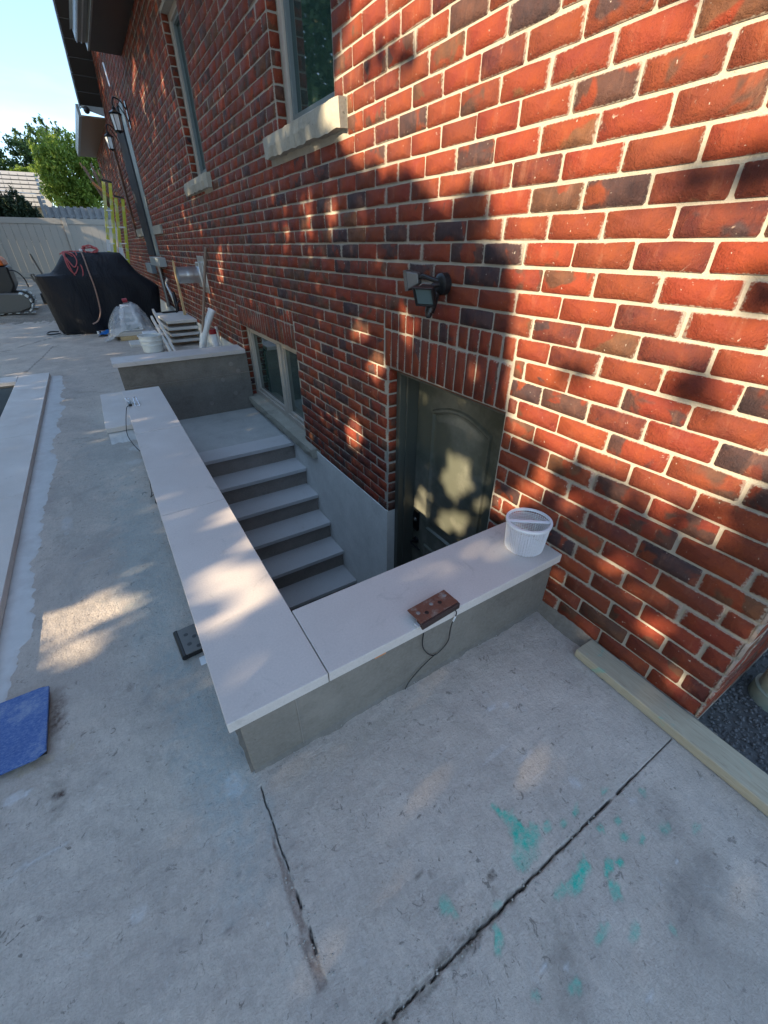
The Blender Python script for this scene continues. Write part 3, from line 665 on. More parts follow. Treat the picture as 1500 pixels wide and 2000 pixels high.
# basement door --------------------------------------------------------------
XF, XD = W+.060, W+.200
fr = MB(); y0, y1, zt = DOOR[0]+.002, DOOR[1]-.002, DOOR[3]-.002; jw = .042
fr.box(XF, XD+.045, y1-jw, y1, -1.42, zt); fr.box(XF, XD+.045, y0, y0+jw, -1.42, zt); fr.box(XF, XD+.045, y0+jw+.0005, y1-jw-.0005, zt-jw, zt)
frame = fr.build('door_frame', M['doorframe'], house, bevel=.003)
st_ = MB(); st_.box(XF+.045, XF+.062, y1-jw-.014, y1-jw-.0005, -1.42, zt-jw-.0005); st_.box(XF+.045, XF+.062, y0+jw+.0005, y0+jw+.014, -1.42, zt-jw-.0005); st_.build('door_stop', M['doorframe'], frame, bevel=.002)
DY0, DY1, DZ0, DZ1 = y0+jw+.004, y1-jw-.004, -1.27, zt-jw-.004
door = MB().box(XD, XD+.044, DY0, DY1, DZ0, DZ1).build('door', M['door'], house, bevel=.002)
def arch(ya, yb, z0, z1, rise, n=16): return [(ya, z0), (yb, z0)] + [(yb+(ya-yb)*i/n, z1+rise*math.sin(math.pi*i/n)) for i in range(n+1)]
def ring_panel(ya, yb, z0, z1, rise, name):
    mb = MB(); offs = [(0, .0008), (.007, .015), (.018, .016), (.030, .002), (.048, .002), (.066, .011)]; loops = []
    for o_, h in offs:
        loops.append([(XD-h, y, z) for y, z in arch(ya+o_, yb-o_, z0+o_, z1-o_, rise*(1-o_*2))])
    n = len(loops[0]); vs = [v for l in loops for v in l]
    fs = [(k*n+i, k*n+(i+1) % n, (k+1)*n+(i+1) % n, (k+1)*n+i) for k in range(len(offs)-1) for i in range(n)] + [tuple(range((len(offs)-1)*n, len(offs)*n))]
    return mb.add(vs, fs).build(name, M['door'], door, smooth=True)
ring_panel(1.44, 1.955, -.30, .60, .062, 'door_panel'); ring_panel(1.44, 1.955, -1.10, -.44, 0.0, 'door_panel')
hd = MB().box(XD-.022, XD-.001, DY1-.085, DY1-.030, -.37, -.20).build('deadbolt', M['blackmetal'], door, bevel=.004)
MB().lathe((XD-.022, DY1-.058, -.27), [(0,.012),(.014,.012),(.018,0)], 16, Matrix.Rotation(R(-90), 3, 'Y')).build('keyhole', M['chrome'], hd, smooth=True)
hb = MB().lathe((XD-.001, DY1-.058, -.47), [(0,.014),(.026,.014),(.030,0)], 20, Matrix.Rotation(R(-90), 3, 'Y')); hb.tube([(XD-.012, DY1-.058, -.47), (XD-.055, DY1-.058, -.47), (XD-.060, DY1-.08, -.472), (XD-.055, DY1-.17, -.475)], [.010,.010,.009,.007], 10)
hb.build('door_handle', M['blackmetal'], door, smooth=True)
bx('door_sill', M['stone'], house, W-.03, XD+.1, DOOR[0]+.002, DOOR[1]-.002, -1.468, -1.425, bevel=.003)
MB().box(XD-.02, XD+.04, y0+jw, y1-jw, -1.424, -1.275).build('threshold', M['darksteel'], frame)
# thin lintel angle under the soldier courses
bx('lintel_angle', M['brownwood'], house, W+.004, W+.05, 1.21, 2.16, .829, .8365, bevel=0)
# ---------------------------------------------------------------- SECOND COPING RING at the left edge
wr_ = empty('coping_ring', (-.92, 4.5, 0), 'long low ring of pale stone coping round a dark pit at the left edge', 'coping')
for a, b in ((.9, 2.08), (2.08, 3.30), (3.30, 4.55), (4.55, 5.80), (5.80, 7.03)): slab(-1.10, -.772, a, b, .018, .06, wr_)
slab(-2.9, -1.102, 6.72, 7.03, .018, .06, wr_)
bx('curb_wall', M['curb'], wr_, -1.069, -.795, -.45, 6.95, -1.2, .016); bx('curb_wall', M['curb'], wr_, -3, -1.071, 6.75, 6.95, -1.2, .016)
bx('pit_floor', M['landing'], wr_, -3, -1.071, -.45, 6.749, -1.2, -.9); bx('pit_step', M['stone'], wr_, -3, -1.072, 5.6, 5.9, -.40, -.36)
bx('pit_liner', simple('dark_blue_grey_liner', (.05,.075,.10), .5), wr_, -3, -1.075, 6.735, 6.748, -.9, -.01)
# ragged white mortar apron along that coping
ap = [(-.772,7.05),(-.66,7.05),(-.62,6.6),(-.63,5.9),(-.60,5.4),(-.62,4.9),(-.66,4.4),(-.65,3.98),(-.665,3.4),(-.66,2.9),(-.70,2.5),(-.675,2.2),(-.67,1.92),(-.70,1.72),(-.72,1.60),(-.735,1.50),(-.772,1.44)]
mb = MB(); vs = []; N = 900
yy = np.linspace(1.42, 7.05, N); xe = np.interp(yy, [p_[1] for p_ in ap[::-1]], [p_[0] for p_ in ap[::-1]]) + (fbm(yy, yy*0, 6, 5)-.5)*.11 + (fbm(yy, yy*0+5, 45, 4)-.5)*.012
for i in range(N):
    for k in range(9):
        t = k/8; x = -.790+(xe[i]+.790)*t; z = .0045+.010*(1-t)**2+(float(fbm(np.array([x*1.0]), yy[i:i+1], 28, 4)[0])-.5)*.007*(1-t*.6) - (.006 if k == 8 else 0)
        vs.append((x, yy[i], z))
mb.add(vs, [(i*9+k, i*9+k+1, i*9+k+10, i*9+k+9) for i in range(N-1) for k in range(8)]); o = mb.build('mortar_apron', M['smear'], wr_, smooth=True)

# ---------------------------------------------------------------- THINGS NEAR THE CAMERA
# security light on the wall
t = empty('security_light', (W-.005, 1.66, 1.32), 'black twin-head motion floodlight mounted on brick above the basement door', 'light fixture')
RX = Matrix.Rotation(R(-90), 3, 'Y')
MB().lathe((W-.004, 1.680, 1.305), [(0,.040),(.030,.040),(.044,.030),(.047,0)], 24, RX).build('mounting_plate', M['black'], t, smooth=True)
MB().tube([(W-.040, 1.68, 1.305), (W-.070, 1.685, 1.30), (W-.085, 1.69, 1.285)], .012, 10).tube([(W-.040, 1.68, 1.315), (W-.07, 1.76, 1.335), (W-.075, 1.82, 1.32)], .010, 10).build('arm', M['black'], t, smooth=True)
def head(c, yaw, pitch, w, h, mat, lensmat):
    Mx = Matrix.Translation(c) @ Matrix.Rotation(R(yaw), 4, 'Z') @ Matrix.Rotation(R(pitch), 4, 'Y')
    a = [(0,-w*.55,-h*.5),(0,w*.55,-h*.5),(0,w*.55,h*.5),(0,-w*.55,h*.5),(.055,-w*.3,-h*.28),(.055,w*.3,-h*.28),(.055,w*.3,h*.28),(.055,-w*.3,h*.28)]
    hh = MB().add([Mx @ Vector(v) for v in a], [(0,3,2,1),(4,5,6,7),(0,1,5,4),(1,2,6,5),(2,3,7,6),(3,0,4,7)]).build('lamp_head', mat, t, bevel=.006)
    rim = MB(); e = .006
    for y0_, y1_, z0_, z1_ in ((-w*.58,w*.58,-h*.54,-h*.44),(-w*.58,w*.58,h*.44,h*.54),(-w*.58,-w*.47,-h*.439,h*.439),(w*.47,w*.58,-h*.439,h*.439)): rim.box(-.012, .004, y0_, y1_, z0_, z1_, Mx)
    rim.build('rim', mat, hh, bevel=.002)
    MB().box(-.004, .001, -w*.468, w*.468, -h*.436, h*.436, Mx).build('lens', lensmat, hh)
    return hh
head(Vector((W-.128, 1.665, 1.262)), 24, -26, .088, .080, M['black'], M['lens'])
head(Vector((W-.095, 1.835, 1.315)), -62, -10, .062, .080, M['darksteel'], M['lens'])
MB().tube([(W-.055, 1.685, 1.27), (W-.075, 1.682, 1.225), (W-.086, 1.680, 1.190)], [.022,.025,.022], 14).build('motion_sensor', M['black'], t, smooth=True)
MB().lathe((W-.090, 1.680, 1.182), [(0,-.016),(.011,-.013),(.017,0),(.015,.012)], 16).build('sensor_dome', M['black'], t, smooth=True)
# skimmer basket
bc = Vector((1.288, .900, .3415))
t = empty('skimmer_basket', bc, 'white perforated plastic skimmer basket with a bar handle standing on the coping end', 'basket')
r0, r1_, hb_, nr, nz = .080, .089, .130, 54, 15
mb = MB()
for k in range(nr):
    a = 2*math.pi*k/nr; wv = .0010; 
    p_ = []
    for zz, rr in ((.006, r0), (hb_, r1_)):
        for da, dr in ((-wv/r0, 0), (wv/r0, 0), (wv/r0, .002), (-wv/r0, .002)): p_.append(bc+Vector(((rr+dr)*math.cos(a+da), (rr+dr)*math.sin(a+da), zz)))
    mb.add(p_, [(0,1,5,4),(1,2,6,5),(2,3,7,6),(3,0,4,7)])
for k in range(nz):
    z = .008+k*(hb_-.012)/nz; rr = r0+(r1_-r0)*z/hb_
    mb.lathe(bc, [(rr-.0012, z), (rr+.0008, z), (rr+.0008, z+.0019), (rr-.0012, z+.0019), (rr-.0012, z)], 48)
tag(mb.build('mesh_wall', M['white'], t), kind='stuff')
MB().lathe(bc, [(r1_-.003, hb_), (r1_-.003, hb_+.009), (r1_+.006, hb_+.009), (r1_+.006, hb_-.002), (r1_-.003, hb_)], 64).build('rim', M['white'], t, smooth=True)
mb = MB()
for k in range(18):
    y = -r0+2*r0*(k+.5)/18; l = math.sqrt(max(0, r0*r0-y*y)); mb.box(bc.x-l, bc.x+l, bc.y+y-.0015, bc.y+y+.0015, bc.z+.001, bc.z+.004); mb.box(bc.x+y-.0015, bc.x+y+.0015, bc.y-l, bc.y+l, bc.z+.0012, bc.z+.0042)
tag(mb.build('mesh_floor', M['white'], t), kind='stuff')
Mx = Matrix.Translation(bc+Vector((0,0,hb_-.004))) @ Matrix.Rotation(R(-38), 4, 'Z')
MB().box(-.086, .086, -.008, .008, 0, .007, Mx).build('handle_bar', M['white'], t, bevel=.002)
MB().add([Mx @ Vector(v) for v in [(-.088,0,0),(.088,0,0),(.080,0,-.125),(-.080,0,-.125),(-.088,.002,0),(.088,.002,0),(.080,.002,-.125),(-.080,.002,-.125)]], [(0,1,2,3),(7,6,5,4),(0,4,5,1),(1,5,6,2),(2,6,7,3),(3,7,4,0)]).build('divider', simple('grey_plastic_divider', (.42,.43,.46), .5), t) if False else None
# rusty step light on the front coping
t = empty('step_light', (.70, .80, .341), 'rusty brown perforated step light with black wire lying on the front coping', 'step light')
Mx = Matrix.Translation((.712, .803, .3425)) @ Matrix.Rotation(R(4), 4, 'Z')
MB().box(-.088, .088, -.036, .040, .022, .027, Mx).build('plate', M['rust'], t, bevel=.0012)
MB().box(-.088, .088, -.046, -.0365, .0, .0255, Mx).build('lip', simple('black_brown_rust', (.035,.018,.015), .6, var=.4, scale=50, bump=.4), t, bevel=.002)
MB().box(-.086, .086, -.036, -.010, .001, .0215, Mx).build('body', simple('dark_rust', (.06,.028,.022), .7, var=.3, scale=50, bump=.4), t, bevel=.003)
for x, y, m in ((-.066,.006,'tape'),(.0,.012,'tape'),(.068,.016,'tape')):
    MB().lathe(Mx @ Vector((x, y, .0272)), [(0,.0022),(.004,.002),(.007,.0006),(.0078,0)], 14).build('screw_head', simple('dull_screw', (.22,.20,.19), .6, .3), t, smooth=True)
for x, y in ((-.040,-.010),(.030,.000)):
    MB().lathe(Mx @ Vector((x, y, .0272)), [(0,.0003),(.0075,.0003),(.008,0)], 14).build('slot_hole', M['black'], t)
MB().box(-.098, -.075, -.030, -.010, .0, .010, Mx).build('bracket', M['tape'], t, bevel=.001)
wire = curvepts([(.775,.778,.352),(.782,.762,.345),(.785,.758,.325),(.786,.775,.26),(.792,.786,.19),(.793,.790,.145),(.765,.791,.112),(.728,.792,.100),(.688,.788,.145),(.664,.790,.205),(.668,.792,.285)], 6)
MB().tube(wire, .0022, 6).build('wire', M['black'], t, smooth=True)
MB().tube(curvepts([(.735,.789,.108),(.70,.790,.09),(.655,.791,.06),(.61,.788,.028),(.585,.78,.008)], 6), .0022, 6).build('wire', M['black'], t, smooth=True)
MB().tube([(.785,.7605,.315),(.786,.770,.280)], .0034, 8).build('wire_splice', M['paper'], t)
# orange foam tab under the coping
tag(MB().box(.46, .505, .7905, .7985, .262, .294).build('wood_shim', M['cedar'], bevel=.002), 'small orange wooden shim wedged under the front coping', 'shim')
# black step light against the long curb
t = empty('step_light', (-.08, 1.45, 0), 'dark grey step light with round holes lying on slab against the long curb', 'step light')
Mx = Matrix.Translation((-.062, 1.455, .004)) @ Matrix.Rotation(R(4), 4, 'Z')
MB().box(-.048, .040, -.078, .078, .026, .031, Mx).build('plate', M['darksteel'], t, bevel=.0015)
MB().tube([Mx @ Vector((-.050,-.082,.020)), Mx @ Vector((-.050,.080,.020))], .0125, 12).build('lens_tube', M['black'], t, smooth=True)
MB().box(-.046, .038, -.074, .074, .0, .0255, Mx).build('body', M['black'], t, bevel=.002)
for x, y in ((-.018,.032),(-.018,-.028),(.012,-.058),(.010,.004)): MB().lathe(Mx @ Vector((x, y, .0312)), [(0,.0004),(.009,.0004),(.0095,0)], 14).build('slot_hole', M['black'], t)
tag(MB().box(-.060, -.030, 1.318, 1.362, .001, .0025).build('paper_tag', M['paper']), 'small white paper tag on the slab below the dark step light', 'tag')
t = empty('step_light', (-.05, 2.75, 0), 'second step light half hidden under the long coping beside a black wire', 'step light')
Mx = Matrix.Translation((-.020, 2.72, .06)) @ Matrix.Rotation(R(-6), 4, 'Z') @ Matrix.Rotation(R(65), 4, 'Y')
MB().box(-.04, .04, -.085, .085, 0, .005, Mx).build('plate', M['darksteel'], t, bevel=.001); MB().tube([Mx @ Vector((.042,-.088,.004)), Mx @ Vector((.042,.088,.004))], .010, 10).build('lens_tube', M['black'], t, smooth=True)
MB().tube(curvepts([(-.012,3.05,.25),(-.032,3.0,.12),(-.048,2.93,.03),(-.062,2.88,.02),(-.045,2.86,.04),(-.03,2.90,.03),(-.05,2.96,.012)], 6), .0025, 6).build('wire', M['black'], t, smooth=True)
# metal bracket with wire on the coping end
t = empty('wire_bracket', (.0, 3.98, .342), 'small chrome bracket with black looped wire on the far end of the coping', 'bracket')
MB().tube([(.035,3.90,.344),(.040,4.02,.384),(.060,4.03,.384),(.068,3.90,.344),(.035,3.90,.344)], .004, 8).build('loop', M['chrome'], t, smooth=True)
MB().box(-.012, .012, 3.93, 4.00, .343, .362).build('connector', M['black'], t, bevel=.003)
MB().tube(curvepts([(.0,3.97,.36),(-.02,4.05,.375),(.0,4.08,.37),(.02,4.0,.35),(.045,3.95,.346)], 6), .003, 6).build('wire', M['chrome'], t, smooth=True)
MB().tube(curvepts([(-.005,3.93,.350),(-.035,3.86,.345),(-.085,3.76,.20),(-.075,3.64,.15),(-.04,3.55,.10),(-.012,3.5,.12)], 6), .003, 6).build('wire', M['black'], t, smooth=True)
# blue glazed tile at the left edge
t = empty('blue_tile', (-.75, 1.37, 0), 'dusty blue rectangular tile propped on the slab at the left edge', 'tile')
MB().prism([(-.573,1.503),(-.571,1.222),(-.60,1.205),(-.98,1.215),(-.98,1.512),(-.60,1.512)], 'z', .024, .0345).build('glazed_face', M['bluetile'], t, bevel=.0015)
MB().prism([(-.580,1.498),(-.578,1.228),(-.97,1.224),(-.97,1.504)], 'z', .004, .0235).build('dark_backing', M['black'], t)
# 2x4 plank along the foot of the wall
Mx = Matrix.Translation((1.333, .535, .0)) @ Matrix.Rotation(R(-.6), 4, 'Z')
t = tag(MB().box(-.056, .049, -1.9, 0, .003, .044, Mx).build('wooden_plank', M['wood'], bevel=.004), 'pale weathered wooden plank with green stains along the brick wall foot', 'plank')
# plastic drain pipe beyond the corner
t = empty('drain_pipe', (1.80, .0, -.05), 'fat grey-green plastic drain pipe standing in gravel beyond the brick corner', 'pipe')
mp = simple('grey_green_pipe', (.36,.38,.31), .45, var=.08, scale=6, dirt=(.12,.22,.17))
MB().tube([(1.80,.0,-.045),(1.80,.0,.9),(1.82,.0,2.4)], .072, 24).build('pipe', mp, t, smooth=True)
MB().lathe((1.80,0,-.05), [(.072,.07),(.083,.068),(.085,.0),(.085,-.02)], 24).build('collar', mp, t, smooth=True)

# ---------------------------------------------------------------- THINGS BEHIND THE STAIRWELL
slabmat = M['stone_edge']
def leanslab(z0, dx, dy, rot, lab, grp=None):
    Mx = Matrix.Translation((1.145+dx, 8.85+dy, z0)) @ Matrix.Rotation(R(rot), 4, 'Z')
    return tag(MB().box(-.255, .255, -.62, .62, 0, .042, Mx).build('stone_slab', slabmat, bevel=.002), lab, 'stone slab', 'stone slabs stacked by the wall')
leanslab(.362, 0, 0, 2, 'pale stone slab topmost of the stack by the brick wall')
leanslab(.262, .0, -.02, 1, 'pale stone slab directly under the topmost one by the brick wall')
leanslab(.165, .01, .0, 2.5, 'pale stone slab third from the top of the stack')
leanslab(.065, .015, .01, 1.5, 'pale stone slab lowest of the stack by the brick wall')
LV = ['under the lowest slab', 'above the lowest slab', 'below the second slab from the top', 'right under the topmost slab']
for i, z in enumerate((.0, .108, .208, .305)):
    for y in (8.45, 9.3):
        tag(MB().box(.93, 1.36, y-.04, y+.04, z+.002, z+.0625 if i == 0 else z+.0545).build('wood_spacer', M['handle'], bevel=.002), 'dark spacer batten %s, %s end of the stack' % (LV[i], 'near' if y < 9 else 'far'), 'batten', 'spacers between stacked slabs')
for k_, (a_, b_, lab_) in enumerate((((.80,8.75,.50),(.83,7.40,.03),'upper long white stone strip sloping down off the left side of the slab stack'), ((.745,8.70,.40),(.775,7.45,.02),'lower long white stone strip sloping down beside the slab stack'))):
    a_, b_ = Vector(a_), Vector(b_); u_ = (b_-a_).normalized(); w_ = u_.cross(Vector((0,0,1))).normalized(); v_ = w_.cross(u_)
    Mx = Matrix.Translation(a_) @ Matrix((u_, w_, v_)).transposed().to_4x4()
    tag(MB().box(0, (b_-a_).length, -.016, .016, 0, .055, Mx).build('stone_strip', slabmat, bevel=.002), lab_, 'stone strip')
tag(MB().box(.30, .82, 8.55, 9.0, .002, .045).build('stone_slab', slabmat, bevel=.003), 'pale stone slab lying flat on the ground left of the stack', 'stone slab')
mb = MB(); mb.box(.53,.80,8.75,9.1,.046,.115); mb.box(.55,.78,8.77,9.05,.117,.17); tag(mb.build('foam_blocks', M['white'], bevel=.01), 'white foam packing blocks piled left of the slab stack', 'packing')
# bucket
t = empty('bucket', (.59, 8.05, 0), 'white ribbed plastic bucket behind the far coping wall', 'bucket')
MB().lathe((.59, 8.05, 0), [(0,.004),(.150,.004),(.158,.10),(.158,.10),(.172,.105),(.173,.118),(.164,.122),(.166,.165),(.180,.170),(.181,.182),(.170,.187),(.172,.235),(.184,.240),(.184,.252),(.166,.250),(.150,.03),(0,.03)], 36).build('bucket_body', M['offwhite'], t, smooth=True)
MB().tube([(.59+.18*math.cos(a), 8.05+.06+.2*abs(math.sin(a))*0-.17*math.sin(a), .245-.03*math.sin(a)) for a in np.linspace(0, math.pi, 14)], .003, 6).build('bail_handle', M['steel'], t, smooth=True)
# pipes and pole leaning near the wall
t = empty('white_pipe', (1.15, 6.3, 0), 'bent white plastic pipe leaning at the far end of the stairwell wall', 'pipe')
MB().tube(curvepts([(1.045,6.3,.02),(1.045,6.3,.22),(1.08,6.3,.38),(1.17,6.33,.56),(1.285,6.36,.735)], 6), .046, 20).build('pipe', M['offwhite'], t, smooth=True)
MB().lathe((1.285,6.36,.736), [(.050,-.02),(.052,.01),(.040,.012),(.040,0),(0,0)], 20, Matrix.Rotation(R(30), 3, 'Y')).build('cap', M['white'], t, smooth=True)
t = empty('caulk_tube', (1.26, 6.4, 0), 'short white tube with dark red cap behind the far coping', 'tube')
MB().tube([(1.275,6.4,.0),(1.245,6.4,.44)], .046, 18).build('tube_body', M['white'], t, smooth=True); MB().tube([(1.2448,6.4,.442),(1.2415,6.4,.50)], .049, 18).build('cap', M['redpl'], t, smooth=True)
tag(MB().tube([(1.355,6.55,.0),(1.340,6.6,.50)], .02, 12).build('thin_pipe', M['offwhite'], smooth=True), 'thin grey pipe upright against the foundation behind the red cap tube', 'pipe')
tag(MB().tube([(.985,6.25,.10),(1.375,6.42,1.44)], .017, 10).build('wooden_pole', M['handle'], smooth=True), 'worn brown wooden tool handle leaning against the brick wall', 'pole')
tag(MB().prism([(1.29,.0),(1.33,.0),(1.335,1.22),(1.322,1.255),(1.31,1.20)], 'y', 8.86, 8.94).build('wooden_stake', M['pine']), 'pointed pale wooden stake standing against the wall beyond the vent', 'stake')
# dryer vent duct
t = empty('dryer_vent', (W, 7.0, 1.1), 'galvanised round duct stub sticking out of the brick wall', 'vent')
MB().box(W-.012, W-.005, 6.72, 7.12, .90, 1.34).build('wall_plate', M['steel'], t, bevel=.002)
MB().box(W-.070, W-.0125, 6.80, 7.02, .97, 1.27).build('hood_box', M['steel'], t, bevel=.006)
prof = []
for i in range(15): prof.append((.098+(.004 if i % 2 else 0)*(1 if 3 < i < 9 else 0), .06+i*.019))
MB().lathe((W-.01, 6.93, 1.12), prof, 30, Matrix.Rotation(R(-90), 3, 'Y')).build('duct', M['steel'], t, smooth=True)
MB().lathe((W-.01, 6.93, 1.12), [(0,.20),(.094,.20)], 24, Matrix.Rotation(R(-90), 3, 'Y')).build('damper', M['darksteel'], t)
# electrical boxes and conduits
t = empty('junction_box', (W, 10.4, 1.2), 'pale grey electrical box under the blue-grey trim on the wall', 'electrical box')
MB().box(W-.13, W-.006, 10.1, 11.5, 1.115, 1.265).build('box_body', simple('pale_grey_box', (.33,.36,.35), .5, var=.05), t, bevel=.006); MB().tube([(W-.06,10.9,1.11),(W-.06,10.9,.35)], .03, 10).build('conduit', M['steel'], t, smooth=True)
tag(MB().box(W-.10, W-.006, 11.9, 12.9, .93, 1.12).build('meter_box', simple('blue_grey_box', (.20,.25,.27), .5, var=.05), bevel=.006), 'blue-grey metal box on the wall behind the covered grill', 'electrical box')
tag(MB().tube(curvepts([(W-.03,9.9,.30),(W-.06,10.0,.6),(W-.10,10.1,.82),(W-.05,10.05,.92)], 6), .03, 10).build('grey_elbow_pipe', M['steel'], smooth=True), 'curved grey pipe elbow on the wall beside the covered grill', 'pipe')
tag(MB().tube([(W-.07,9.7,.70),(W-.09,9.5,.25),(W-.08,9.4,.01)], .035, 10).build('black_downpipe', M['black'], smooth=True), 'black pipe running down the wall to the ground beside the grill', 'pipe')
tag(MB().tube(curvepts([(W-.02,9.3,.62),(W-.12,9.2,.55),(W-.15,9.35,.3),(W-.05,9.2,.02)], 6), .012, 8).build('black_cable', M['black'], smooth=True), 'loose black cable hanging from the wall near the slab stack', 'cable')
tag(MB().box(.0, .28, 0, .09, 0, .022, Matrix.Translation((1.0, 9.3, .406))@Matrix.Rotation(R(8),4,'Z')).build('small_tool', M['black'], bevel=.006), 'small black hand tool lying on the far edge of the slab stack', 'tool')
# lanterns
def lantern(name, label):
    t = empty(name, (0, 0, 0), label, 'lantern', 'wall lanterns beside the far windows')
    MB().box(-.012, 0, -.05, .05, .02, .34).build('back_plate', M['blackmetal'], t, bevel=.004)
    MB().tube(curvepts([(-.01,0,.24),(-.07,0,.33),(-.15,0,.36),(-.18,0,.30),(-.18,0,.25)], 5), .010, 8).tube(curvepts([(-.01,0,.10),(-.06,0,.20),(-.12,0,.30)], 5), .007, 8).build('scroll_arm', M['blackmetal'], t, smooth=True)
    MB().lathe((-.18,0,0), [(0,.27),(.02,.25),(.03,.22),(.085,.185),(.09,.17),(.085,.165),(0,.165)], 6).build('roof_cap', M['blackmetal'], t)
    mb = MB()
    for k in range(6):
        a = math.pi*2*k/6; mb.tube([(-.18+.078*math.cos(a), .078*math.sin(a), .165), (-.18+.058*math.cos(a), .058*math.sin(a), -.02)], .005, 5)
    mb.lathe((-.18,0,0), [(0,-.055),(.03,-.04),(.064,-.028),(.064,-.018),(0,-.018)], 6).build('cage', M['blackmetal'], t)
    MB().lathe((-.18,0,0), [(.074,.163),(.055,-.017)], 6).build('glass', M['lampglass'], t)
    MB().tube([(-.18,0,-.01),(-.18,0,.08)], .014, 8).build('candle', M['paper'], t)
    return t
def copy_thing(root, loc, label=None, rotz=None):
    r = root.copy(); C.objects.link(r); r.location = loc
    if rotz is not None: r.rotation_euler = (0, 0, rotz)
    if label: r['label'] = label
    for ch in list(root.children):
        c_ = ch.copy(); C.objects.link(c_); c_.parent = r
        for g in list(ch.children):
            g2 = g.copy(); C.objects.link(g2); g2.parent = c_
    return r
l1 = lantern('wall_lantern', 'nearer black wall lantern, high on the far brick wall')
copy_thing(l1, (W-.005, 12.5, 3.16), 'farther black wall lantern, lower in the picture under the eave')
l1.location = (W-.005, 10.35, 3.12); l1.scale = (1.1, 1.1, 1.1)
# dome camera on the eave return
t = empty('security_camera', (1.05, 13.9, 3.98), 'black dome security camera on the grey eave return', 'camera')
MB().tube([(1.06,13.975,3.97),(1.05,13.93,3.965)], .06, 16).build('mount', M['black'], t, smooth=True); MB().lathe((1.04,13.87,3.94), [(0,-.06),(.04,-.045),(.06,0),(.045,.04),(0,.06)], 16).build('dome', M['black'], t, smooth=True)
tag(MB().tube([(W-.012,11.83,4.26),(W-.012,11.72,3.93)], .018, 6).build('white_strap', M['paper']), 'short white strip fixed high on the far brick gable', 'strap')
# covered grill -----------------------------------------------------------
t = empty('covered_grill', (.1, 10.9, 0), 'large barbecue grill hidden under a black cloth cover', 'grill')
def cover():
    # horizontal rings from hem to top: y-z-x profile with folds
    prof = [(.00, -.66, 1.02, 10.45, 11.25), (.08,-.70,1.06,10.42,11.30), (.35,-.73,1.12,10.40,11.32), (.62,-.76,1.18,10.38,11.34), (.75,-.78,1.20,10.37,11.35), (.93,-.80,.98,10.37,11.35), (.985,-.79,.91,10.38,11.34), (1.01,-.56,.88,10.40,11.30), (1.08,-.47,.83,10.42,11.27), (1.18,-.38,.77,10.45,11.22), (1.28,-.30,.71,10.52,11.15), (1.335,-.24,.67,10.60,11.08), (1.348,-.10,.5,10.75,10.95), (1.348,.1,.3,10.8,10.9)]
    n = 96; vs = []
    for z, xa, xb, ya, yb in prof:
        for k in range(n):
            a = 2*math.pi*k/n; c_, s_ = math.cos(a), math.sin(a); e = 5.
            rr = (abs(c_)**e+abs(s_)**e)**(-1/e); x = (xa+xb)/2+(xb-xa)/2*rr*c_; y = (ya+yb)/2+(yb-ya)/2*rr*s_
            f = math.sin(a*9+z*2)*.030*(1.3-z)+math.sin(a*23+z*5)*.012*(1.25-z)+.035*(float(fbm(np.array([a*1.6]), np.array([z*1.4]), 1.5, 3)[0])-.5); vs.append((x+f*c_, y+f*s_*1.3, z+ (math.sin(a*7)*.012 if z < .01 else 0)+.012))
    fs = [(i*n+k, i*n+(k+1) % n, (i+1)*n+(k+1) % n, (i+1)*n+k) for i in range(len(prof)-1) for k in range(n)] + [tuple(range((len(prof)-1)*n, len(prof)*n))]
    return MB().add(vs, fs).build('cloth_cover', M['cover'], t, smooth=True)
cv = cover()
MB().tube([(-.1,10.33,.06),(.55,10.32,.05)], .006, 6).build('draw_cord', M['tanhose'], t)
for x in (-.12, -.05): MB().tube([(x,10.38,-.0),(x,10.38,.05)], .02, 8).build('caster', M['paper'], t)
# hoses on top of it
mb = MB()
pts = []
for k in range(70):
    a = k*.42; pts.append((.19+.11*math.cos(a)*(1+.25*math.sin(k*1.3)), 10.70+.08*math.sin(a*.93), 1.365+.075*math.sin(a)*(.7+.3*math.cos(k*.7))+.03))
mb.tube(curvepts(pts, 3), .011, 6); mb.tube(curvepts([(.22,10.6,1.33),(.24,10.53,1.24),(.27,10.5,1.19),(.30,10.5,1.17)], 5), .011, 6)
tag(mb.build('coiled_hose', M['pinkhose'], smooth=True), 'tight bundle of faded red hose on top of the covered grill', 'hose')
mb = MB()
mb.tube(curvepts([(-.30,10.68,1.33),(-.18,10.62,1.37),(-.05,10.60,1.36),(-.06,10.50,1.22),(-.10,10.42,1.10),(-.17,10.40,1.03),(-.23,10.40,1.12),(-.24,10.48,1.27),(-.22,10.60,1.36),(-.12,10.55,1.30),(-.03,10.45,1.16),(-.04,10.40,1.02),(-.10,10.39,.95),(-.17,10.40,1.0),(-.21,10.44,1.15),(-.22,10.58,1.35),(-.10,10.55,1.33),(-.07,10.47,1.22),(-.14,10.42,1.13),(-.21,10.50,1.26),(-.25,10.62,1.36),(-.05,10.64,1.375),(.06,10.64,1.375)], 6), .010, 6)
tag(mb.build('looped_hose', M['pinkhose'], smooth=True), 'loose red looped hose hanging over the left of the covered grill', 'hose')
tag(MB().tube(curvepts([(.045,10.62,1.375),(.055,10.46,1.27),(.06,10.36,1.05),(.07,10.30,.80),(.05,10.30,.5),(.02,10.30,.36),(-.06,10.30,.24),(-.16,10.31,.19)], 6), .012, 8).build('draped_cord', M['tanhose'], smooth=True), 'pale brown cord draped down the front of the grill cover', 'cord')
tag(MB().box(.02,.075,10.58,10.63,1.37,1.41).build('hose_connector', M['paper'], bevel=.01), 'small white connector on top of the grill cover between the hoses', 'connector')
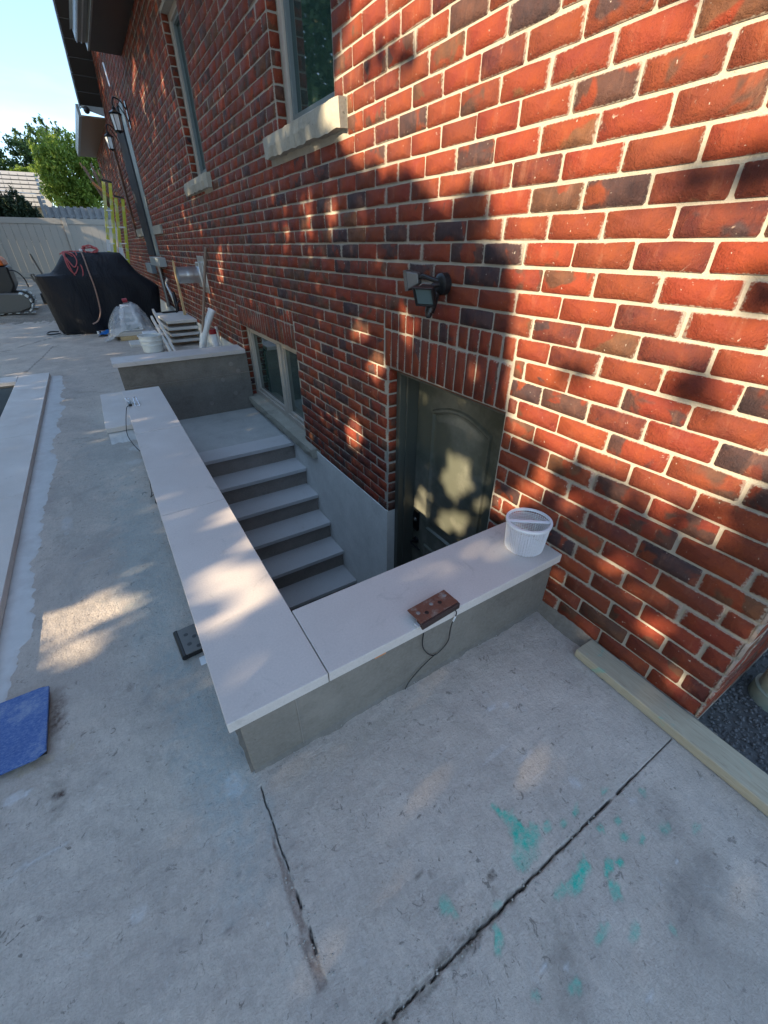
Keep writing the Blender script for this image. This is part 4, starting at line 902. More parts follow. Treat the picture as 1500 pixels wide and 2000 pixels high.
tag(MB().tube(curvepts([(-.78,10.9,.03),(-.92,10.85,.04),(-.97,10.75,.02),(-.9,10.7,.015),(-.74,10.72,.02)], 5), .012, 6).build('black_wire', M['black'], smooth=True), 'short black cable loop on the slab left of the covered grill', 'cable')
# plastic-wrapped pile, blue bag, board
t = empty('wrapped_pile', (.45, 9.7, 0), 'pile of white boxes under crumpled clear plastic film before the grill', 'wrapped boxes')
for x0, x1, y0, y1, z0, z1, m in [(.28,.62,9.5,9.9,.13,.26,'white'),(.30,.58,9.5,9.85,.262,.36,'paper'),(.33,.56,9.52,9.8,.362,.46,'white'),(.36,.55,9.55,9.75,.462,.55,'paper')]:
    b = MB().box(x0, x1, y0, y1, z0, z1).build('box', M[m], t, bevel=.008)
    MB().box(x0+.05, x1-.06, y0-.003, y0-.0005, z0+.02, z1-.02).build('printed_label', simple('grey_print', (.30,.33,.31), .7, var=.5, scale=90), b)
MB().box(.10,.80,9.35,10.0,.07,.128).build('stone_offcut', slabmat, t, bevel=.003)
vs = []; nx_, ny_ = 46, 34
for i in range(nx_):
    for j in range(ny_):
        u, v = i/(nx_-1), j/(ny_-1); x = -.02+1.05*u; y = 9.25+.95*v
        d = max(0, 1-((x-.44)/.42)**2)*max(0, 1-((y-9.68)/.5)**2); z = .09+.50*d**1.05
        nn = float(fbm(np.array([x]), np.array([y]), 5, 5)[0])-.5; z = z+nn*.34*(1-.5*d); x += nn*.24*(1-u)
        vs.append((x, y-.06*nn, max(.012, z*(.35+.65*min(1, d*3)) if d < .33 else z)))
MB().add(vs, [(i*ny_+j, (i+1)*ny_+j, (i+1)*ny_+j+1, i*ny_+j+1) for i in range(nx_-1) for j in range(ny_-1)]).build('plastic_film', M['film'], t, smooth=True)
MB().tube([(.42,9.6,.62),(.50,9.6,.63)], .035, 12).build('red_tape_roll', M['redpl'], t, smooth=True)
tag(MB().box(.20,.85,9.30,9.36,.002,.068).build('wooden_board', M['pine'], bevel=.003), 'short tan wooden board in front of the plastic-wrapped pile', 'board')
mb = MB(); vs = []
for i in range(14):
    for j in range(10):
        x = -.14+.34*i/13; y = 9.95+.42*j/9; vs.append((x+.05*(j/9), y, .015+.075*float(fbm(np.array([x]), np.array([y]), 9, 3)[0])*abs(math.sin(math.pi*i/13))**.5))
mb.add(vs, [(i*10+j, (i+1)*10+j, (i+1)*10+j+1, i*10+j+1) for i in range(13) for j in range(9)])
tag(mb.build('blue_bag', M['bluepl'], smooth=True), 'crumpled bright blue plastic bag at the foot of the grill cover', 'bag')
# ladders
def ladder(x0, x1, y, h, lean, label):
    t = empty('stepladder', ((x0+x1)/2, y, 0), label, 'ladder')
    w = .030
    for x in (x0, x1):
        Mx = Matrix.Translation((x, y, 0)) @ Matrix.Rotation(lean, 4, 'Y')
        MB().box(-w, w, -.02, .02, 0, h, Mx).build('rail', M['yellow'], t, bevel=.004)
    for k in range(1, int(h/.3)):
        z = k*.3; MB().box(x0+math.tan(lean)*z, x1+math.tan(lean)*z, y-.025, y+.025, z-.012, z+.012).build('rung', M['steel'], t, bevel=.002)
    Mx = Matrix.Translation(((x0+x1)/2, y, 0)) @ Matrix.Rotation(lean, 4, 'Y')
    MB().box(-(x1-x0)/2-.03, (x1-x0)/2+.03, -.03, .03, h, h+.03, Mx).build('top_cap', M['black'], t, bevel=.004)
    for zz in (h*.52, h*.3): MB().box(-(x1-x0)/2-.036, -(x1-x0)/2+.036, -.023, -.0205, zz, zz+.22, Mx).build('sticker', M['paper'], t)
    return t
ladder(.275, .395, 12.5, 2.66, R(13), 'taller yellow fibreglass ladder behind the covered grill, left of the two')
ladder(.53, .66, 12.3, 2.36, R(11.5), 'shorter yellow fibreglass ladder leaning at the wall, right of the two')
tag(MB().box(-.02,.02,-.07,.07,-.5,.25, Matrix.Translation((.86,12.7,2.42))@Matrix.Rotation(R(-48),4,'Y')).build('orange_board', M['cedar'], bevel=.003), 'orange wooden board end sticking out behind the taller ladder', 'board')
tag(MB().box(-.02,.02,-.07,.07,0,1.9, Matrix.Translation((.62,12.75,.6))@Matrix.Rotation(R(14),4,'Y')).build('orange_board', M['cedar'], bevel=.003), 'long orange board standing between the two yellow ladders', 'board')
mb = MB()
for k in range(9):
    mb.box(-.012,.012,-.03,.03,0,rng.uniform(.5,.9), Matrix.Translation((.84+.05*k*.4, 12.9+.05*k, 2.2))@Matrix.Rotation(R(rng.uniform(-22,8)),4,'Y'))
tag(mb.build('scrap_lath_bundle', M['handle']), 'bundle of thin scrap laths standing up above the ladder tops', 'wood scraps')
# ---------------------------------------------------------------- BACKYARD
# small excavator at the left edge
t = empty('mini_excavator', (-2.4, 15.6, 0), 'orange and black mini excavator parked on dirt at the left edge', 'excavator')
MB().prism([(-3.3,1.04),(-1.66,1.04),(-1.70,1.20),(-1.95,1.36),(-3.3,1.42)], 'y', 15.2, 16.2).build('hood', M['orange'], t, bevel=.04)
MB().prism([(-3.3,.42),(-1.75,.42),(-1.62,.60),(-1.62,1.03),(-3.3,1.03)], 'y', 15.25, 16.15).build('counterweight', M['black'], t, bevel=.04)
MB().prism([(-3.1,1.40),(-1.95,1.37),(-1.98,1.44),(-2.1,1.52),(-3.1,1.60)], 'y', 15.4, 16.0).build('seat', M['black'], t, bevel=.03)
for y0 in (15.0, 16.1):
    tr = MB().prism([(-3.4,.10),(-3.25,.0),(-1.75,.0),(-1.45,.10),(-1.40,.25),(-1.50,.42),(-1.85,.46),(-3.3,.40)], 'y', y0, y0+.26).build('track', M['darksteel'], t, bevel=.03)
    for k in range(12):
        MB().box(-3.3+k*.165, -3.22+k*.165, y0-.01, y0+.27, -.012, .0).build('track_shoe', M['steel'], tr)
    for k in range(5):
        a = -.9+k*.55; MB().box(0, .03, y0-.012, y0+.272, -.035, .035, Matrix.Translation((-1.62,0,.22))@Matrix.Rotation(-a,4,'Y')@Matrix.Translation((.20,0,0))).build('track_shoe', M['steel'], tr)
MB().tube(curvepts([(-1.72,15.3,.95),(-1.5,15.3,.92),(-1.38,15.3,.75),(-1.36,15.3,.55)], 5), .015, 8).build('hydraulic_hose', M['black'], t, smooth=True)
tag(MB().box(-1.30,-.60,16.8,17.2,.02,.30).build('steel_trough', M['black'], bevel=.02), 'long black steel trough on dirt behind the grill cover', 'trough')
tag(MB().tube([(-.72,14.2,.0),(-.98,14.2,1.30)], .018, 8).build('metal_stake', M['darksteel'], smooth=True), 'dark leaning metal stake left of the covered grill', 'stake')
tag(MB().tube([(-1.19,15,.85),(-1.13,15,.86),(-1.10,15,.72),(-1.16,15,.70),(-1.19,15,.85)], .02, 8).tube([(-1.14,15,.70),(-1.02,15,.02)], .016, 8).build('spade', M['darksteel'], smooth=True), 'spade with D-shaped handle standing in dirt left of the grill', 'spade')
# vinyl fence
t = empty('vinyl_fence', (-1, 24, .3), 'tall tan vinyl privacy fence across the back of the yard', 'fence')
posts = [-7.4, -4.95, -2.5, -.13, 2.3, 4.7]; 
for i, x in enumerate(posts):
    p_ = MB().box(x-.075, x+.075, 23.94, 24.09, .2, 2.41).build('post', M['vinyl'], t, bevel=.008)
    if i < len(posts)-1:
        x2 = posts[i+1]
        MB().box(x+.078, x2-.078, 23.975, 24.055, 2.20, 2.39).build('rail', M['vinyl'], t, bevel=.006); MB().box(x+.078, x2-.078, 23.975, 24.055, .38, .52).build('rail', M['vinyl'], t, bevel=.006)
        n = 9; w = (x2-x-.156)/n
        for k in range(n): MB().box(x+.078+w*k+.003, x+.078+w*(k+1)-.003, 24.0, 24.03, .522, 2.198).build('panel', M['vinyl'], t, bevel=.004)
# weathered picket fence behind
t = empty('picket_fence', (1, 26, .4), 'weathered grey shadowbox picket fence showing above the vinyl fence', 'fence')
x = -.66
while x < 4.6:
    MB().box(x, x+.135, 25.96, 25.98, .4, 2.90).build('picket', M['oldwood'], t, bevel=.004); MB().box(x+.115, x+.255, 26.03, 26.05, .4, 2.86).build('picket', M['oldwood'], t, bevel=.004); x += .255
for z in (2.55, 1.0): MB().box(-.7, 4.6, 25.982, 26.028, z-.045, z+.045).build('rail', M['oldwood'], t)
MB().box(-.80,-.68,25.95,26.05,.4,3.22).build('post', M['oldwood'], t, bevel=.005)
# shed / neighbour garage
t = empty('neighbour_shed', (-3, 31, .4), 'pale shed with grey shingled roof behind the back fence', 'shed')
MB().box(-6.5,-.60,30.3,33.5,.3,3.05).build('wall', M['shedwall'], t)
rf = MB().add([(-6.7,30.0,3.04),(-.42,30.0,3.04),(-.38,31.8,4.55),(-6.7,31.8,4.55),(-6.7,33.6,3.04),(-.42,33.6,3.04)], [(0,1,2,3),(3,2,5,4),(1,5,2),(0,3,4)]).build('roof', M['shingle'], t)
for k in range(8):
    z = 3.10+k*.185; y = 30.0+k*.22
    for j in range(20):
        if j*.33-6.7+.31*(1) > -.5: break
        MB().box(0,.31,0,.215,0,.02, Matrix.Translation((-6.7+j*.33+(.16 if k%2 else 0)*0, y, z-.02))@Matrix.Rotation(R(40),4,'X')).build('shingle', M['shingle'], rf) if k*20+j < 300 else None
MB().box(-.52,-.42,29.97,30.06,2.9,3.03).build('fascia', M['black'], t)
for a, b in (((-8,20,3.6),(-.8,27,3.35)), ((-8,20,3.05),(-1.1,27,2.98))):
    tag(MB().tube([a, tuple((p_+q_)/2-(.15 if i_ == 2 else 0) for i_, (p_, q_) in enumerate(zip(a, b))), b], .008, 5).build('overhead_wire', M['paper']), ('upper' if a[2] > 3.2 else 'lower')+' thin pale overhead wire in front of the left trees', 'wire', 'overhead wires at the left edge')
# ---------------------------------------------------------------- FOLIAGE
def leaf_mesh(name, P, S, elong=1.6, droop=None):
    n = len(P); a = rng.normal(size=(n,3)); a /= np.linalg.norm(a, axis=1)[:,None]
    if droop is not None: a = a*(1-droop)+np.array([0,0,-1.])*droop; a /= np.linalg.norm(a, axis=1)[:,None]
    b = rng.normal(size=(n,3)); b -= (b*a).sum(1)[:,None]*a; b /= np.linalg.norm(b, axis=1)[:,None]
    S = S[:,None]; c_ = np.cross(a, b)
    V = np.stack([P-a*S*elong*.5, P+b*S*.5+c_*S*.08, P+a*S*elong*.5, P-b*S*.5+c_*S*.08], 1).reshape(-1,3)
    F = np.arange(4*n).reshape(n,4); F = np.concatenate([F[:,[0,1,2]], F[:,[0,2,3]]]); return fast_mesh(name, V, F, {'r1': np.repeat(rng.random(n)*.6+.4*np.clip(fbm(P[:,0]+P[:,1], P[:,2], .9, 3)*1.6-.3, 0, 1), 4)})
def blob_leaves(blobs, n, size, shell=.55):
    out = []; tot = sum(b[3]*b[4]*b[5] for b in blobs)
    for bx_, by_, bz_, rx, ry, rz in blobs:
        k = max(10, int(n*rx*ry*rz/tot)); nc = max(5, k//60)
        d = rng.normal(size=(nc,3)); d /= np.linalg.norm(d, axis=1)[:,None]; r = rng.uniform(shell, 1.05, nc)**.7
        cen = d*r[:,None]; idx_ = rng.integers(0, nc, k); p_ = cen[idx_]+rng.normal(size=(k,3))*.13
        out.append(p_*np.array([rx,ry,rz])+np.array([bx_,by_,bz_]))
    P = np.concatenate(out); return P, rng.uniform(.6, 1.3, len(P))*size
def tree(name, label, cat, blobs, trunk, n, size, mat, elong=1.6, droop=None, group=None):
    t = empty(name, trunk[0], label, cat, group)
    mb = MB(); base = Vector(trunk[0]); top = Vector(trunk[1]); r = trunk[2]
    mb.tube([base, base.lerp(top, .35)+Vector((r*.6,0,0)), base.lerp(top, .7)-Vector((r*.5,0,0)), top], [r*1.25, r, r*.75, r*.4], 10)
    for bx_, by_, bz_, rx, ry, rz in blobs[:14]:
        s = base.lerp(top, .55+.35*rng.random()); e_ = Vector((bx_, by_, bz_)); mb.tube([s, s.lerp(e_, .5)+Vector((0,0,.15)), e_], [r*.45, r*.28, r*.08], 6)
    mb.build('trunk', M['bark'], t, smooth=True)
    P, S = blob_leaves(blobs, n, size); tag(link('crown', leaf_mesh('crown', P, S, elong, droop), M[mat], t), kind='stuff')
    return t
tree('willow_tree', 'feathery light green tree rising behind the picket fence', 'tree', [(.55,28.8,4.4,1.0,1.0,1.35),(1.3,28.8,3.9,.85,1.,1.1),(.1,28.8,3.9,.75,.9,1.0),(1.7,29.3,4.5,.6,.8,1.1),(.9,29,5.2,.75,.7,.8),(0.0,29,4.9,.55,.6,.8),(2.1,29,3.7,.6,.8,.9),(1.9,29,5.1,.6,.8,.8),(1.2,29,3.0,1.2,.8,.8)], ((.8,29,.4),(.8,29,4.2),.12), 20000, .062, 'leaf_light', 2.6, .45)
tree('shade_tree', 'tall airy tree with thin top branches behind the shed', 'tree', [(-.7,36,5.6,1.0,1.2,.95),(.1,36,6.0,.9,1,.9),(-.2,36,4.9,1.1,1.2,.9),(.75,36,6.2,.6,.8,.85),(-.3,36,6.7,.3,.4,.6),(.25,36,6.9,.25,.4,.55),(.85,36,7.0,.2,.3,.4),(-.9,36,6.4,.35,.4,.4)], ((-.1,36,.4),(-.1,36,5),.16), 8000, .085, 'leaf_mid', 2.0)
tree('dark_conifer', 'dark dense evergreen rising at the left edge behind the shed', 'tree', [(-2.9,35,4.9,1.3,1.3,1.1),(-2.5,35,6.0,.75,.9,.9),(-2.0,35,4.6,.8,1.,.7),(-3.6,35,6.2,1.1,1,1.1)], ((-3,35,.4),(-2.9,35,6),.2), 9000, .09, 'leaf_mid', 1.8)
tree('leafy_bush', 'sunlit green bushes between the shed roof and the dark evergreen', 'bush', [(-1.5,34,4.4,.8,.6,.55),(-.5,34,4.4,.7,.6,.6),(-2.6,34,4.2,.8,.6,.5)], ((-1.2,34,.4),(-1.2,34,4),.1), 3600, .10, 'leaf_light', 1.6)
tree('cedar_shrub', 'dark cedar shrubs standing above the tan vinyl fence at the left edge', 'shrub', [(-1.85,25,2.6,.35,.4,.65),(-1.50,25,2.7,.22,.3,.68),(-1.25,25,2.5,.22,.35,.5),(-2.3,25,2.7,.3,.4,.75),(-1.02,25,2.35,.16,.3,.42),(-2.9,25,2.6,.4,.4,.8),(-1.6,25,2.1,.8,.4,.5)], ((-1.7,25,.4),(-1.7,25,2.4),.08), 26000, .040, 'cedar_leaf', 3.2, -.5)

# unseen maples left of the yard: crowns shaped, gaps cut where sun should land
LIT = [(1,[(2.42,2.46),(0.61,1.91),(0.2,0.97),(0.27,0.89),(0.42,0.75),(0.62,0.75),(0.83,0.76),(1.13,0.71),(1.23,0.89),(1.27,1.17),(1.29,1.39),(1.4,1.46),(1.68,1.55),(1.99,1.72),(2.47,1.79),(2.81,2.01),(2.65,2.27)]),
(0.4,[(1.98,2.1),(2.01,2.08),(2.11,2.08),(2.24,2.11),(2.35,2.15),(2.39,2.19),(2.35,2.22),(2.24,2.21),(2.11,2.18),(2.02,2.14)]),
(0.1,[(1.41,1.57),(1.42,1.53),(1.47,1.5),(1.55,1.51),(1.62,1.53),(1.66,1.58),(1.64,1.62),(1.57,1.64),(1.5,1.63),(1.44,1.61)]),
(0.05,[(0.63,1.59),(0.65,1.57),(0.71,1.56),(0.79,1.56),(0.88,1.56),(0.92,1.58),(0.9,1.6),(0.82,1.61),(0.73,1.61),(0.67,1.6)]),
(0.15,[(0.53,1.6),(0.54,1.59),(0.57,1.58),(0.61,1.59),(0.64,1.6),(0.66,1.61),(0.65,1.62),(0.62,1.62),(0.58,1.62),(0.55,1.61)]),
(0,[(0.47,1.12),(0.47,1.09),(0.48,1.06),(0.51,1.06),(0.55,1.07),(0.57,1.1),(0.57,1.13),(0.55,1.15),(0.52,1.16),(0.49,1.15)]),
(0.2,[(0.36,1.11),(0.36,1.09),(0.39,1.07),(0.43,1.06),(0.47,1.06),(0.49,1.07),(0.48,1.09),(0.45,1.11),(0.41,1.12),(0.38,1.12)]),
(0.4,[(0.85,1.08),(0.86,1.06),(0.91,1.04),(0.97,1.02),(1.03,1.02),(1.06,1.04),(1.04,1.06),(0.99,1.08),(0.92,1.09),(0.87,1.09)]),
(0.3,[(0.45,1.37),(0.44,1.34),(0.44,1.32),(0.46,1.32),(0.48,1.33),(0.5,1.37),(0.51,1.4),(0.5,1.42),(0.49,1.42),(0.46,1.4)]),
(0.3,[(0.81,1.35),(0.82,1.34),(0.84,1.33),(0.87,1.33),(0.9,1.33),(0.91,1.34),(0.9,1.35),(0.88,1.36),(0.85,1.36),(0.82,1.36)]),
(1,[(0.86,0.77),(0.86,0.73),(0.89,0.7),(0.94,0.68),(0.98,0.68),(1.0,0.71),(1.0,0.75),(0.97,0.78),(0.92,0.8),(0.88,0.79)]),
(0.9,[(0.89,0.65),(0.88,0.6),(0.91,0.56),(0.95,0.54),(0.99,0.55),(1.01,0.6),(1.01,0.65),(0.98,0.69),(0.95,0.71),(0.91,0.69)]),
(1,[(0.44,0.72),(0.44,0.68),(0.45,0.64),(0.48,0.63),(0.51,0.64),(0.53,0.67),(0.54,0.72),(0.52,0.76),(0.5,0.77),(0.47,0.76)]),
(1,[(0.94,0.57),(0.94,0.52),(0.97,0.48),(1.02,0.45),(1.07,0.46),(1.09,0.49),(1.09,0.54),(1.05,0.59),(1.0,0.61),(0.96,0.6)]),
(0.8,[(0.58,0.57),(0.58,0.55),(0.6,0.52),(0.62,0.5),(0.65,0.5),(0.67,0.52),(0.66,0.54),(0.64,0.57),(0.62,0.59),(0.59,0.59)]),
(0.8,[(0.27,0.48),(0.26,0.45),(0.27,0.42),(0.29,0.41),(0.31,0.41),(0.32,0.43),(0.33,0.45),(0.32,0.48),(0.3,0.49),(0.28,0.49)]),
(0.6,[(0.55,0.74),(0.56,0.7),(0.61,0.66),(0.69,0.62),(0.76,0.6),(0.8,0.61),(0.78,0.66),(0.72,0.7),(0.64,0.74),(0.58,0.75)]),
(1,[(0.51,0.46),(0.52,0.43),(0.54,0.39),(0.57,0.37),(0.61,0.36),(0.63,0.38),(0.63,0.41),(0.6,0.45),(0.56,0.47),(0.53,0.48)]),
(1,[(0.29,0.34),(0.29,0.29),(0.31,0.24),(0.36,0.2),(0.4,0.18),(0.42,0.21),(0.42,0.26),(0.39,0.31),(0.35,0.35),(0.31,0.36)]),
(1,[(0.2,0.18),(0.19,0.14),(0.19,0.1),(0.21,0.07),(0.24,0.08),(0.26,0.11),(0.27,0.15),(0.26,0.19),(0.24,0.21),(0.21,0.21)]),
(1,[(0.55,0.08),(0.55,0.05),(0.56,0.02),(0.58,-0.0),(0.6,-0.0),(0.61,0.02),(0.62,0.05),(0.6,0.08),(0.58,0.1),(0.56,0.1)]),
(0.8,[(0.73,0.61),(0.73,0.58),(0.75,0.54),(0.79,0.52),(0.83,0.52),(0.85,0.55),(0.85,0.59),(0.82,0.62),(0.78,0.64),(0.75,0.64)]),
(0.8,[(0.28,0.74),(0.27,0.71),(0.29,0.68),(0.32,0.66),(0.35,0.66),(0.37,0.68),(0.37,0.71),(0.35,0.74),(0.32,0.76),(0.29,0.75)]),
(0.8,[(0.43,0.41),(0.43,0.38),(0.45,0.36),(0.47,0.34),(0.5,0.33),(0.51,0.34),(0.51,0.37),(0.5,0.4),(0.47,0.42),(0.45,0.42)]),
(0.8,[(0.74,0.23),(0.74,0.21),(0.75,0.18),(0.77,0.17),(0.79,0.17),(0.8,0.18),(0.8,0.2),(0.79,0.22),(0.77,0.23),(0.75,0.24)]),
(1,[(1.03,0.46),(1.04,0.41),(1.08,0.36),(1.14,0.33),(1.2,0.32),(1.23,0.35),(1.22,0.4),(1.17,0.45),(1.11,0.48),(1.05,0.48)]),
(1,[(2.36,1.0),(2.39,0.96),(2.45,0.92),(2.54,0.91),(2.61,0.93),(2.63,0.96),(2.6,1.01),(2.53,1.04),(2.45,1.05),(2.39,1.04)]),
(1,[(2.18,0.84),(2.21,0.77),(2.27,0.72),(2.35,0.7),(2.41,0.73),(2.44,0.79),(2.41,0.86),(2.34,0.91),(2.27,0.92),(2.21,0.89)]),
(0.9,[(2.5,0.3),(2.53,0.2),(2.61,0.12),(2.7,0.08),(2.78,0.11),(2.8,0.2),(2.76,0.31),(2.67,0.39),(2.58,0.42),(2.52,0.38)]),
(0.5,[(3.08,1.6),(3.14,1.44),(3.23,1.34),(3.31,1.34),(3.35,1.44),(3.33,1.61),(3.26,1.75),(3.18,1.83),(3.11,1.83),(3.07,1.74)]),
(0.5,[(2.75,1.66),(2.78,1.54),(2.84,1.46),(2.89,1.46),(2.92,1.54),(2.92,1.67),(2.88,1.78),(2.83,1.85),(2.78,1.84),(2.75,1.77)]),
(0.5,[(3.52,1.55),(3.57,1.44),(3.64,1.36),(3.7,1.36),(3.72,1.44),(3.69,1.55),(3.63,1.66),(3.57,1.73),(3.52,1.72),(3.5,1.66)]),
(0.8,[(8.68,3.43),(8.96,3.36),(9.23,3.34),(9.37,3.36),(9.33,3.44),(9.12,3.52),(8.83,3.58),(8.59,3.6),(8.47,3.57),(8.5,3.51)]),
(0.8,[(8.36,3.17),(8.56,3.11),(8.75,3.08),(8.86,3.1),(8.83,3.16),(8.69,3.23),(8.49,3.28),(8.32,3.3),(8.22,3.28),(8.24,3.23)]),
(0.5,[(5.7,1.26),(5.85,1.13),(6.02,1.04),(6.15,1.03),(6.19,1.11),(6.11,1.24),(5.95,1.37),(5.79,1.45),(5.67,1.45),(5.64,1.37)]),
(0.8,[(22.52,1.64),(24.5,1.33),(26.69,1.09),(28.03,1.07),(27.67,1.31),(25.88,1.67),(23.7,1.97),(22.0,2.11),(21.17,2.09),(21.35,1.92)]),
(0.5,[(2.37,1.59),(2.39,1.54),(2.45,1.51),(2.53,1.51),(2.59,1.54),(2.61,1.6),(2.58,1.66),(2.51,1.69),(2.44,1.68),(2.39,1.65)]),
(0.6,[(1.86,1.1),(1.88,1.03),(1.92,0.99),(1.98,0.98),(2.03,1.01),(2.05,1.07),(2.04,1.13),(1.99,1.17),(1.93,1.18),(1.89,1.15)]),
(1,[(1.51,0.4),(1.52,0.29),(1.58,0.2),(1.67,0.15),(1.76,0.18),(1.8,0.27),(1.78,0.38),(1.72,0.47),(1.63,0.51),(1.55,0.48)]),
(0.9,[(1.85,0.03),(1.86,-0.07),(1.91,-0.15),(1.99,-0.2),(2.05,-0.17),(2.08,-0.09),(2.06,0.01),(2.01,0.09),(1.94,0.12),(1.88,0.1)]),
(1,[(1.49,0.09),(1.51,0.02),(1.58,-0.07),(1.68,-0.13),(1.77,-0.14),(1.82,-0.1),(1.79,-0.02),(1.71,0.06),(1.6,0.12),(1.52,0.12)]),
(0.25,[(1.37,0.28),(1.37,0.2),(1.39,0.14),(1.43,0.12),(1.46,0.15),(1.49,0.22),(1.49,0.29),(1.47,0.35),(1.43,0.36),(1.4,0.34)]),
(0.3,[(1.97,0.73),(1.99,0.7),(2.04,0.67),(2.11,0.65),(2.17,0.65),(2.19,0.68),(2.17,0.71),(2.11,0.74),(2.05,0.76),(1.99,0.75)]),
(1,[(1.34,-0.09),(1.28,-0.12),(1.29,-0.16),(1.37,-0.2),(1.49,-0.23),(1.61,-0.23),(1.7,-0.21),(1.7,-0.16),(1.61,-0.11),(1.47,-0.09)]),
(1,[(1.21,-0.16),(1.2,-0.17),(1.21,-0.19),(1.25,-0.22),(1.31,-0.23),(1.35,-0.24),(1.37,-0.23),(1.35,-0.2),(1.31,-0.18),(1.26,-0.17)]),
(0.9,[(0.94,0.17),(0.94,0.15),(0.97,0.12),(1.03,0.09),(1.09,0.07),(1.13,0.07),(1.14,0.09),(1.11,0.12),(1.05,0.15),(0.99,0.17)]),
(0.8,[(0.93,0.27),(0.92,0.25),(0.95,0.22),(1.0,0.2),(1.06,0.18),(1.1,0.18),(1.11,0.2),(1.08,0.23),(1.03,0.26),(0.97,0.28)]),
(0.4,[(0.99,0.01),(0.98,-0.01),(1.0,-0.03),(1.05,-0.05),(1.1,-0.07),(1.13,-0.07),(1.15,-0.06),(1.12,-0.03),(1.08,-0.01),(1.03,0.01)]),
(1,[(1.93,-0.72),(1.84,-0.73),(1.84,-0.76),(1.91,-0.8),(2.03,-0.83),(2.18,-0.85),(2.29,-0.84),(2.31,-0.81),(2.23,-0.76),(2.08,-0.73)]),
(1,[(2.02,-0.64),(1.98,-0.65),(2.0,-0.69),(2.08,-0.73),(2.18,-0.76),(2.27,-0.77),(2.32,-0.76),(2.3,-0.72),(2.22,-0.68),(2.11,-0.65)]),
(0.9,[(1.75,-0.85),(1.73,-0.85),(1.72,-0.85),(1.74,-0.86),(1.77,-0.87),(1.8,-0.87),(1.83,-0.87),(1.84,-0.87),(1.82,-0.86),(1.79,-0.85)]),
(0.35,[(0.47,-0.26),(0.47,-0.27),(0.5,-0.3),(0.54,-0.32),(0.58,-0.33),(0.61,-0.33),(0.61,-0.32),(0.58,-0.3),(0.54,-0.28),(0.5,-0.26)]),
(0.35,[(0.37,-0.23),(0.36,-0.24),(0.37,-0.25),(0.38,-0.26),(0.4,-0.26),(0.42,-0.26),(0.43,-0.24),(0.43,-0.23),(0.41,-0.22),(0.39,-0.22)]),
(0.3,[(0.8,-0.46),(0.8,-0.47),(0.82,-0.49),(0.86,-0.51),(0.9,-0.53),(0.94,-0.53),(0.95,-0.52),(0.93,-0.5),(0.88,-0.48),(0.84,-0.46)]),
(0.3,[(0.17,-0.45),(0.18,-0.46),(0.21,-0.48),(0.25,-0.5),(0.29,-0.52),(0.31,-0.52),(0.3,-0.51),(0.27,-0.49),(0.23,-0.47),(0.19,-0.46)]),
(1,[(0.21,0.06),(0.21,0.05),(0.22,0.03),(0.24,0.02),(0.27,0.02),(0.29,0.02),(0.29,0.04),(0.28,0.06),(0.26,0.07),(0.23,0.07)]),
(1,[(-0.11,0.01),(-0.11,0.01),(-0.11,0.0),(-0.1,-0.0),(-0.09,-0.0),(-0.09,-0.0),(-0.09,0.0),(-0.09,0.01),(-0.1,0.02),(-0.11,0.02)])]
POL = [(T, np.array(p_)) for T, p_ in LIT]
def inside(py, pz, poly):
    c_ = np.zeros(len(py), bool); j = len(poly)-1
    for i in range(len(poly)):
        yi, zi = poly[i]; yj, zj = poly[j]
        c_ ^= ((zi > pz) != (zj > pz)) & (py < (yj-yi)*(pz-zi)/((zj-zi)+1e-9)+yi); j = i
    return c_
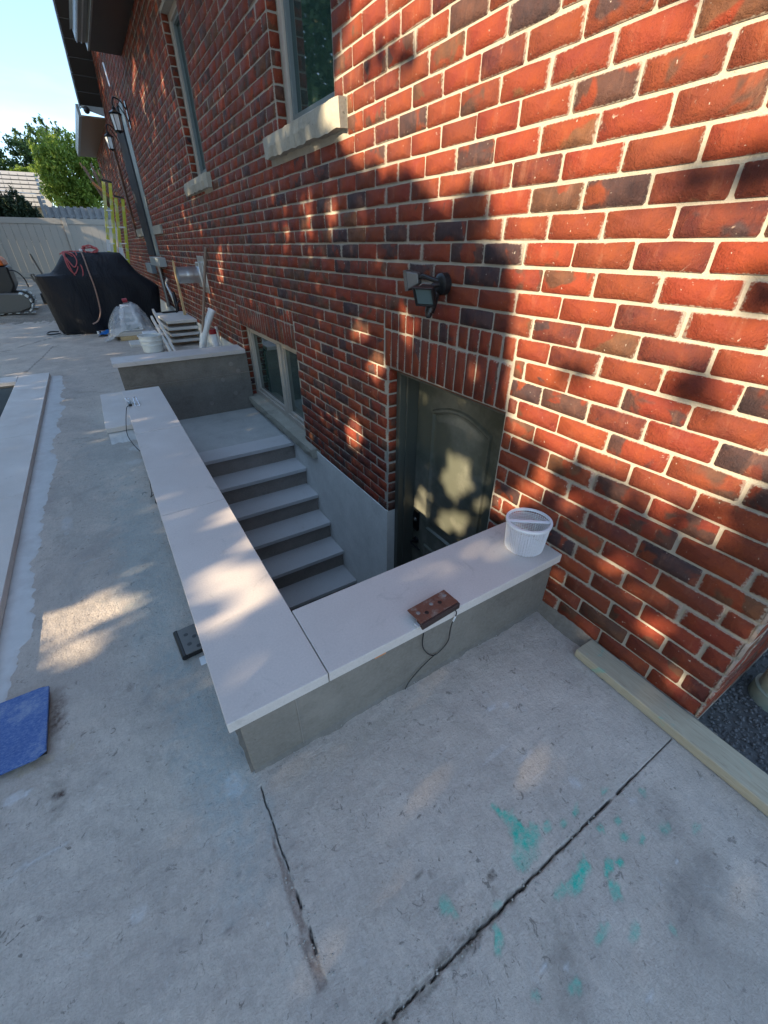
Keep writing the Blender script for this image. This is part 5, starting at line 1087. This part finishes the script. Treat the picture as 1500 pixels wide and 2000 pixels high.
def canopy(y0, y1, xa, xb, density, size, seedgap=True):  # leaves set back along sun rays from wall points, thinned inside the gaps
    zt = 4.6 if y0 < 10 else 7.5
    n = int((y1-y0)*(zt+2.3)*density); yw = rng.uniform(y0, y1, n); zw = rng.uniform(-2.3, zt, n)
    T = np.zeros(n)
    if seedgap:
        for t_, poly in POL: ins = inside(yw, zw, poly); T[ins] = t_
        T = np.maximum(T, np.where((fbm(yw, zw, 2.6, 3) > .80)&(yw > 4), .6, 0))
    top = 4.6+1.2*0; keep = rng.random(n) > T**.4; yw, zw, T = yw[keep], zw[keep], T[keep]
    xx = rng.uniform(xa, xb, len(yw)); k = (W-xx)/math.cos(R(SUN_AZ))/math.cos(R(SUN_EL))
    P = np.stack([xx, yw-k*math.cos(R(SUN_EL))*math.sin(R(SUN_AZ)), zw+k*math.sin(R(SUN_EL))], 1)
    P = P[P[:,2] > .1]
    return P
def unseen_maple(label, ya, yb, xa, xb, density, size, trunks):
    cyy = (ya+yb)/2; t = empty('dapple_maple', ((xa+xb)/2, cyy-1.2, 0), label, 'tree', 'unseen maples along the left boundary')
    mb = MB()
    for ty in trunks:
        tx = (xa+xb)/2; mb.tube([(tx,ty,0),(tx+.1,ty,1.5),(tx-.1,ty+.1,3.2),(tx,ty,5.8)], [.17,.14,.11,.04], 10)
        for k in range(7):
            a = k*2.4; s = Vector((tx, ty, 2.2+k*.45)); mb.tube([s, s+Vector((math.cos(a)*.7, math.sin(a)*.7, .5)), s+Vector((math.cos(a)*1.2, math.sin(a)*1.3, 1.3))], [.06,.04,.015], 6)
    mb.build('trunk', M['bark'], t, smooth=True)
    P = canopy(ya, yb, xa, xb, density, size); tag(link('crown', leaf_mesh('crown', P, rng.uniform(.7,1.3,len(P))*size, 1.3), M['leaf_dark'], t), kind='stuff')  # unseen crown, leaves placed to dapple the wall and shade the yard
unseen_maple('first unseen maple of the boundary row, crown shaped to dapple the wall, left of and behind the camera', -2.6, 2.2, -7.4, -5.2, 2100, .085, [])
unseen_maple('second unseen maple of the boundary row, crown shaped to dapple the wall, level with the stairwell', 2.2, 6.5, -8.2, -5.6, 1900, .088, [])
unseen_maple('third unseen maple of the boundary row, crown shaped to dapple the wall, level with the covered grill', 6.5, 12, -9.0, -6.5, 800, .12, [8.])
unseen_maple('fourth unseen maple of the boundary row, crown shaped to shade the yard, level with the excavator', 12, 18.5, -10, -7, 330, .18, [13.])
unseen_maple('fifth unseen maple of the boundary row, crown shaped to shade the yard, nearest the back fence', 18.5, 29, -11, -8, 130, .26, [19.])
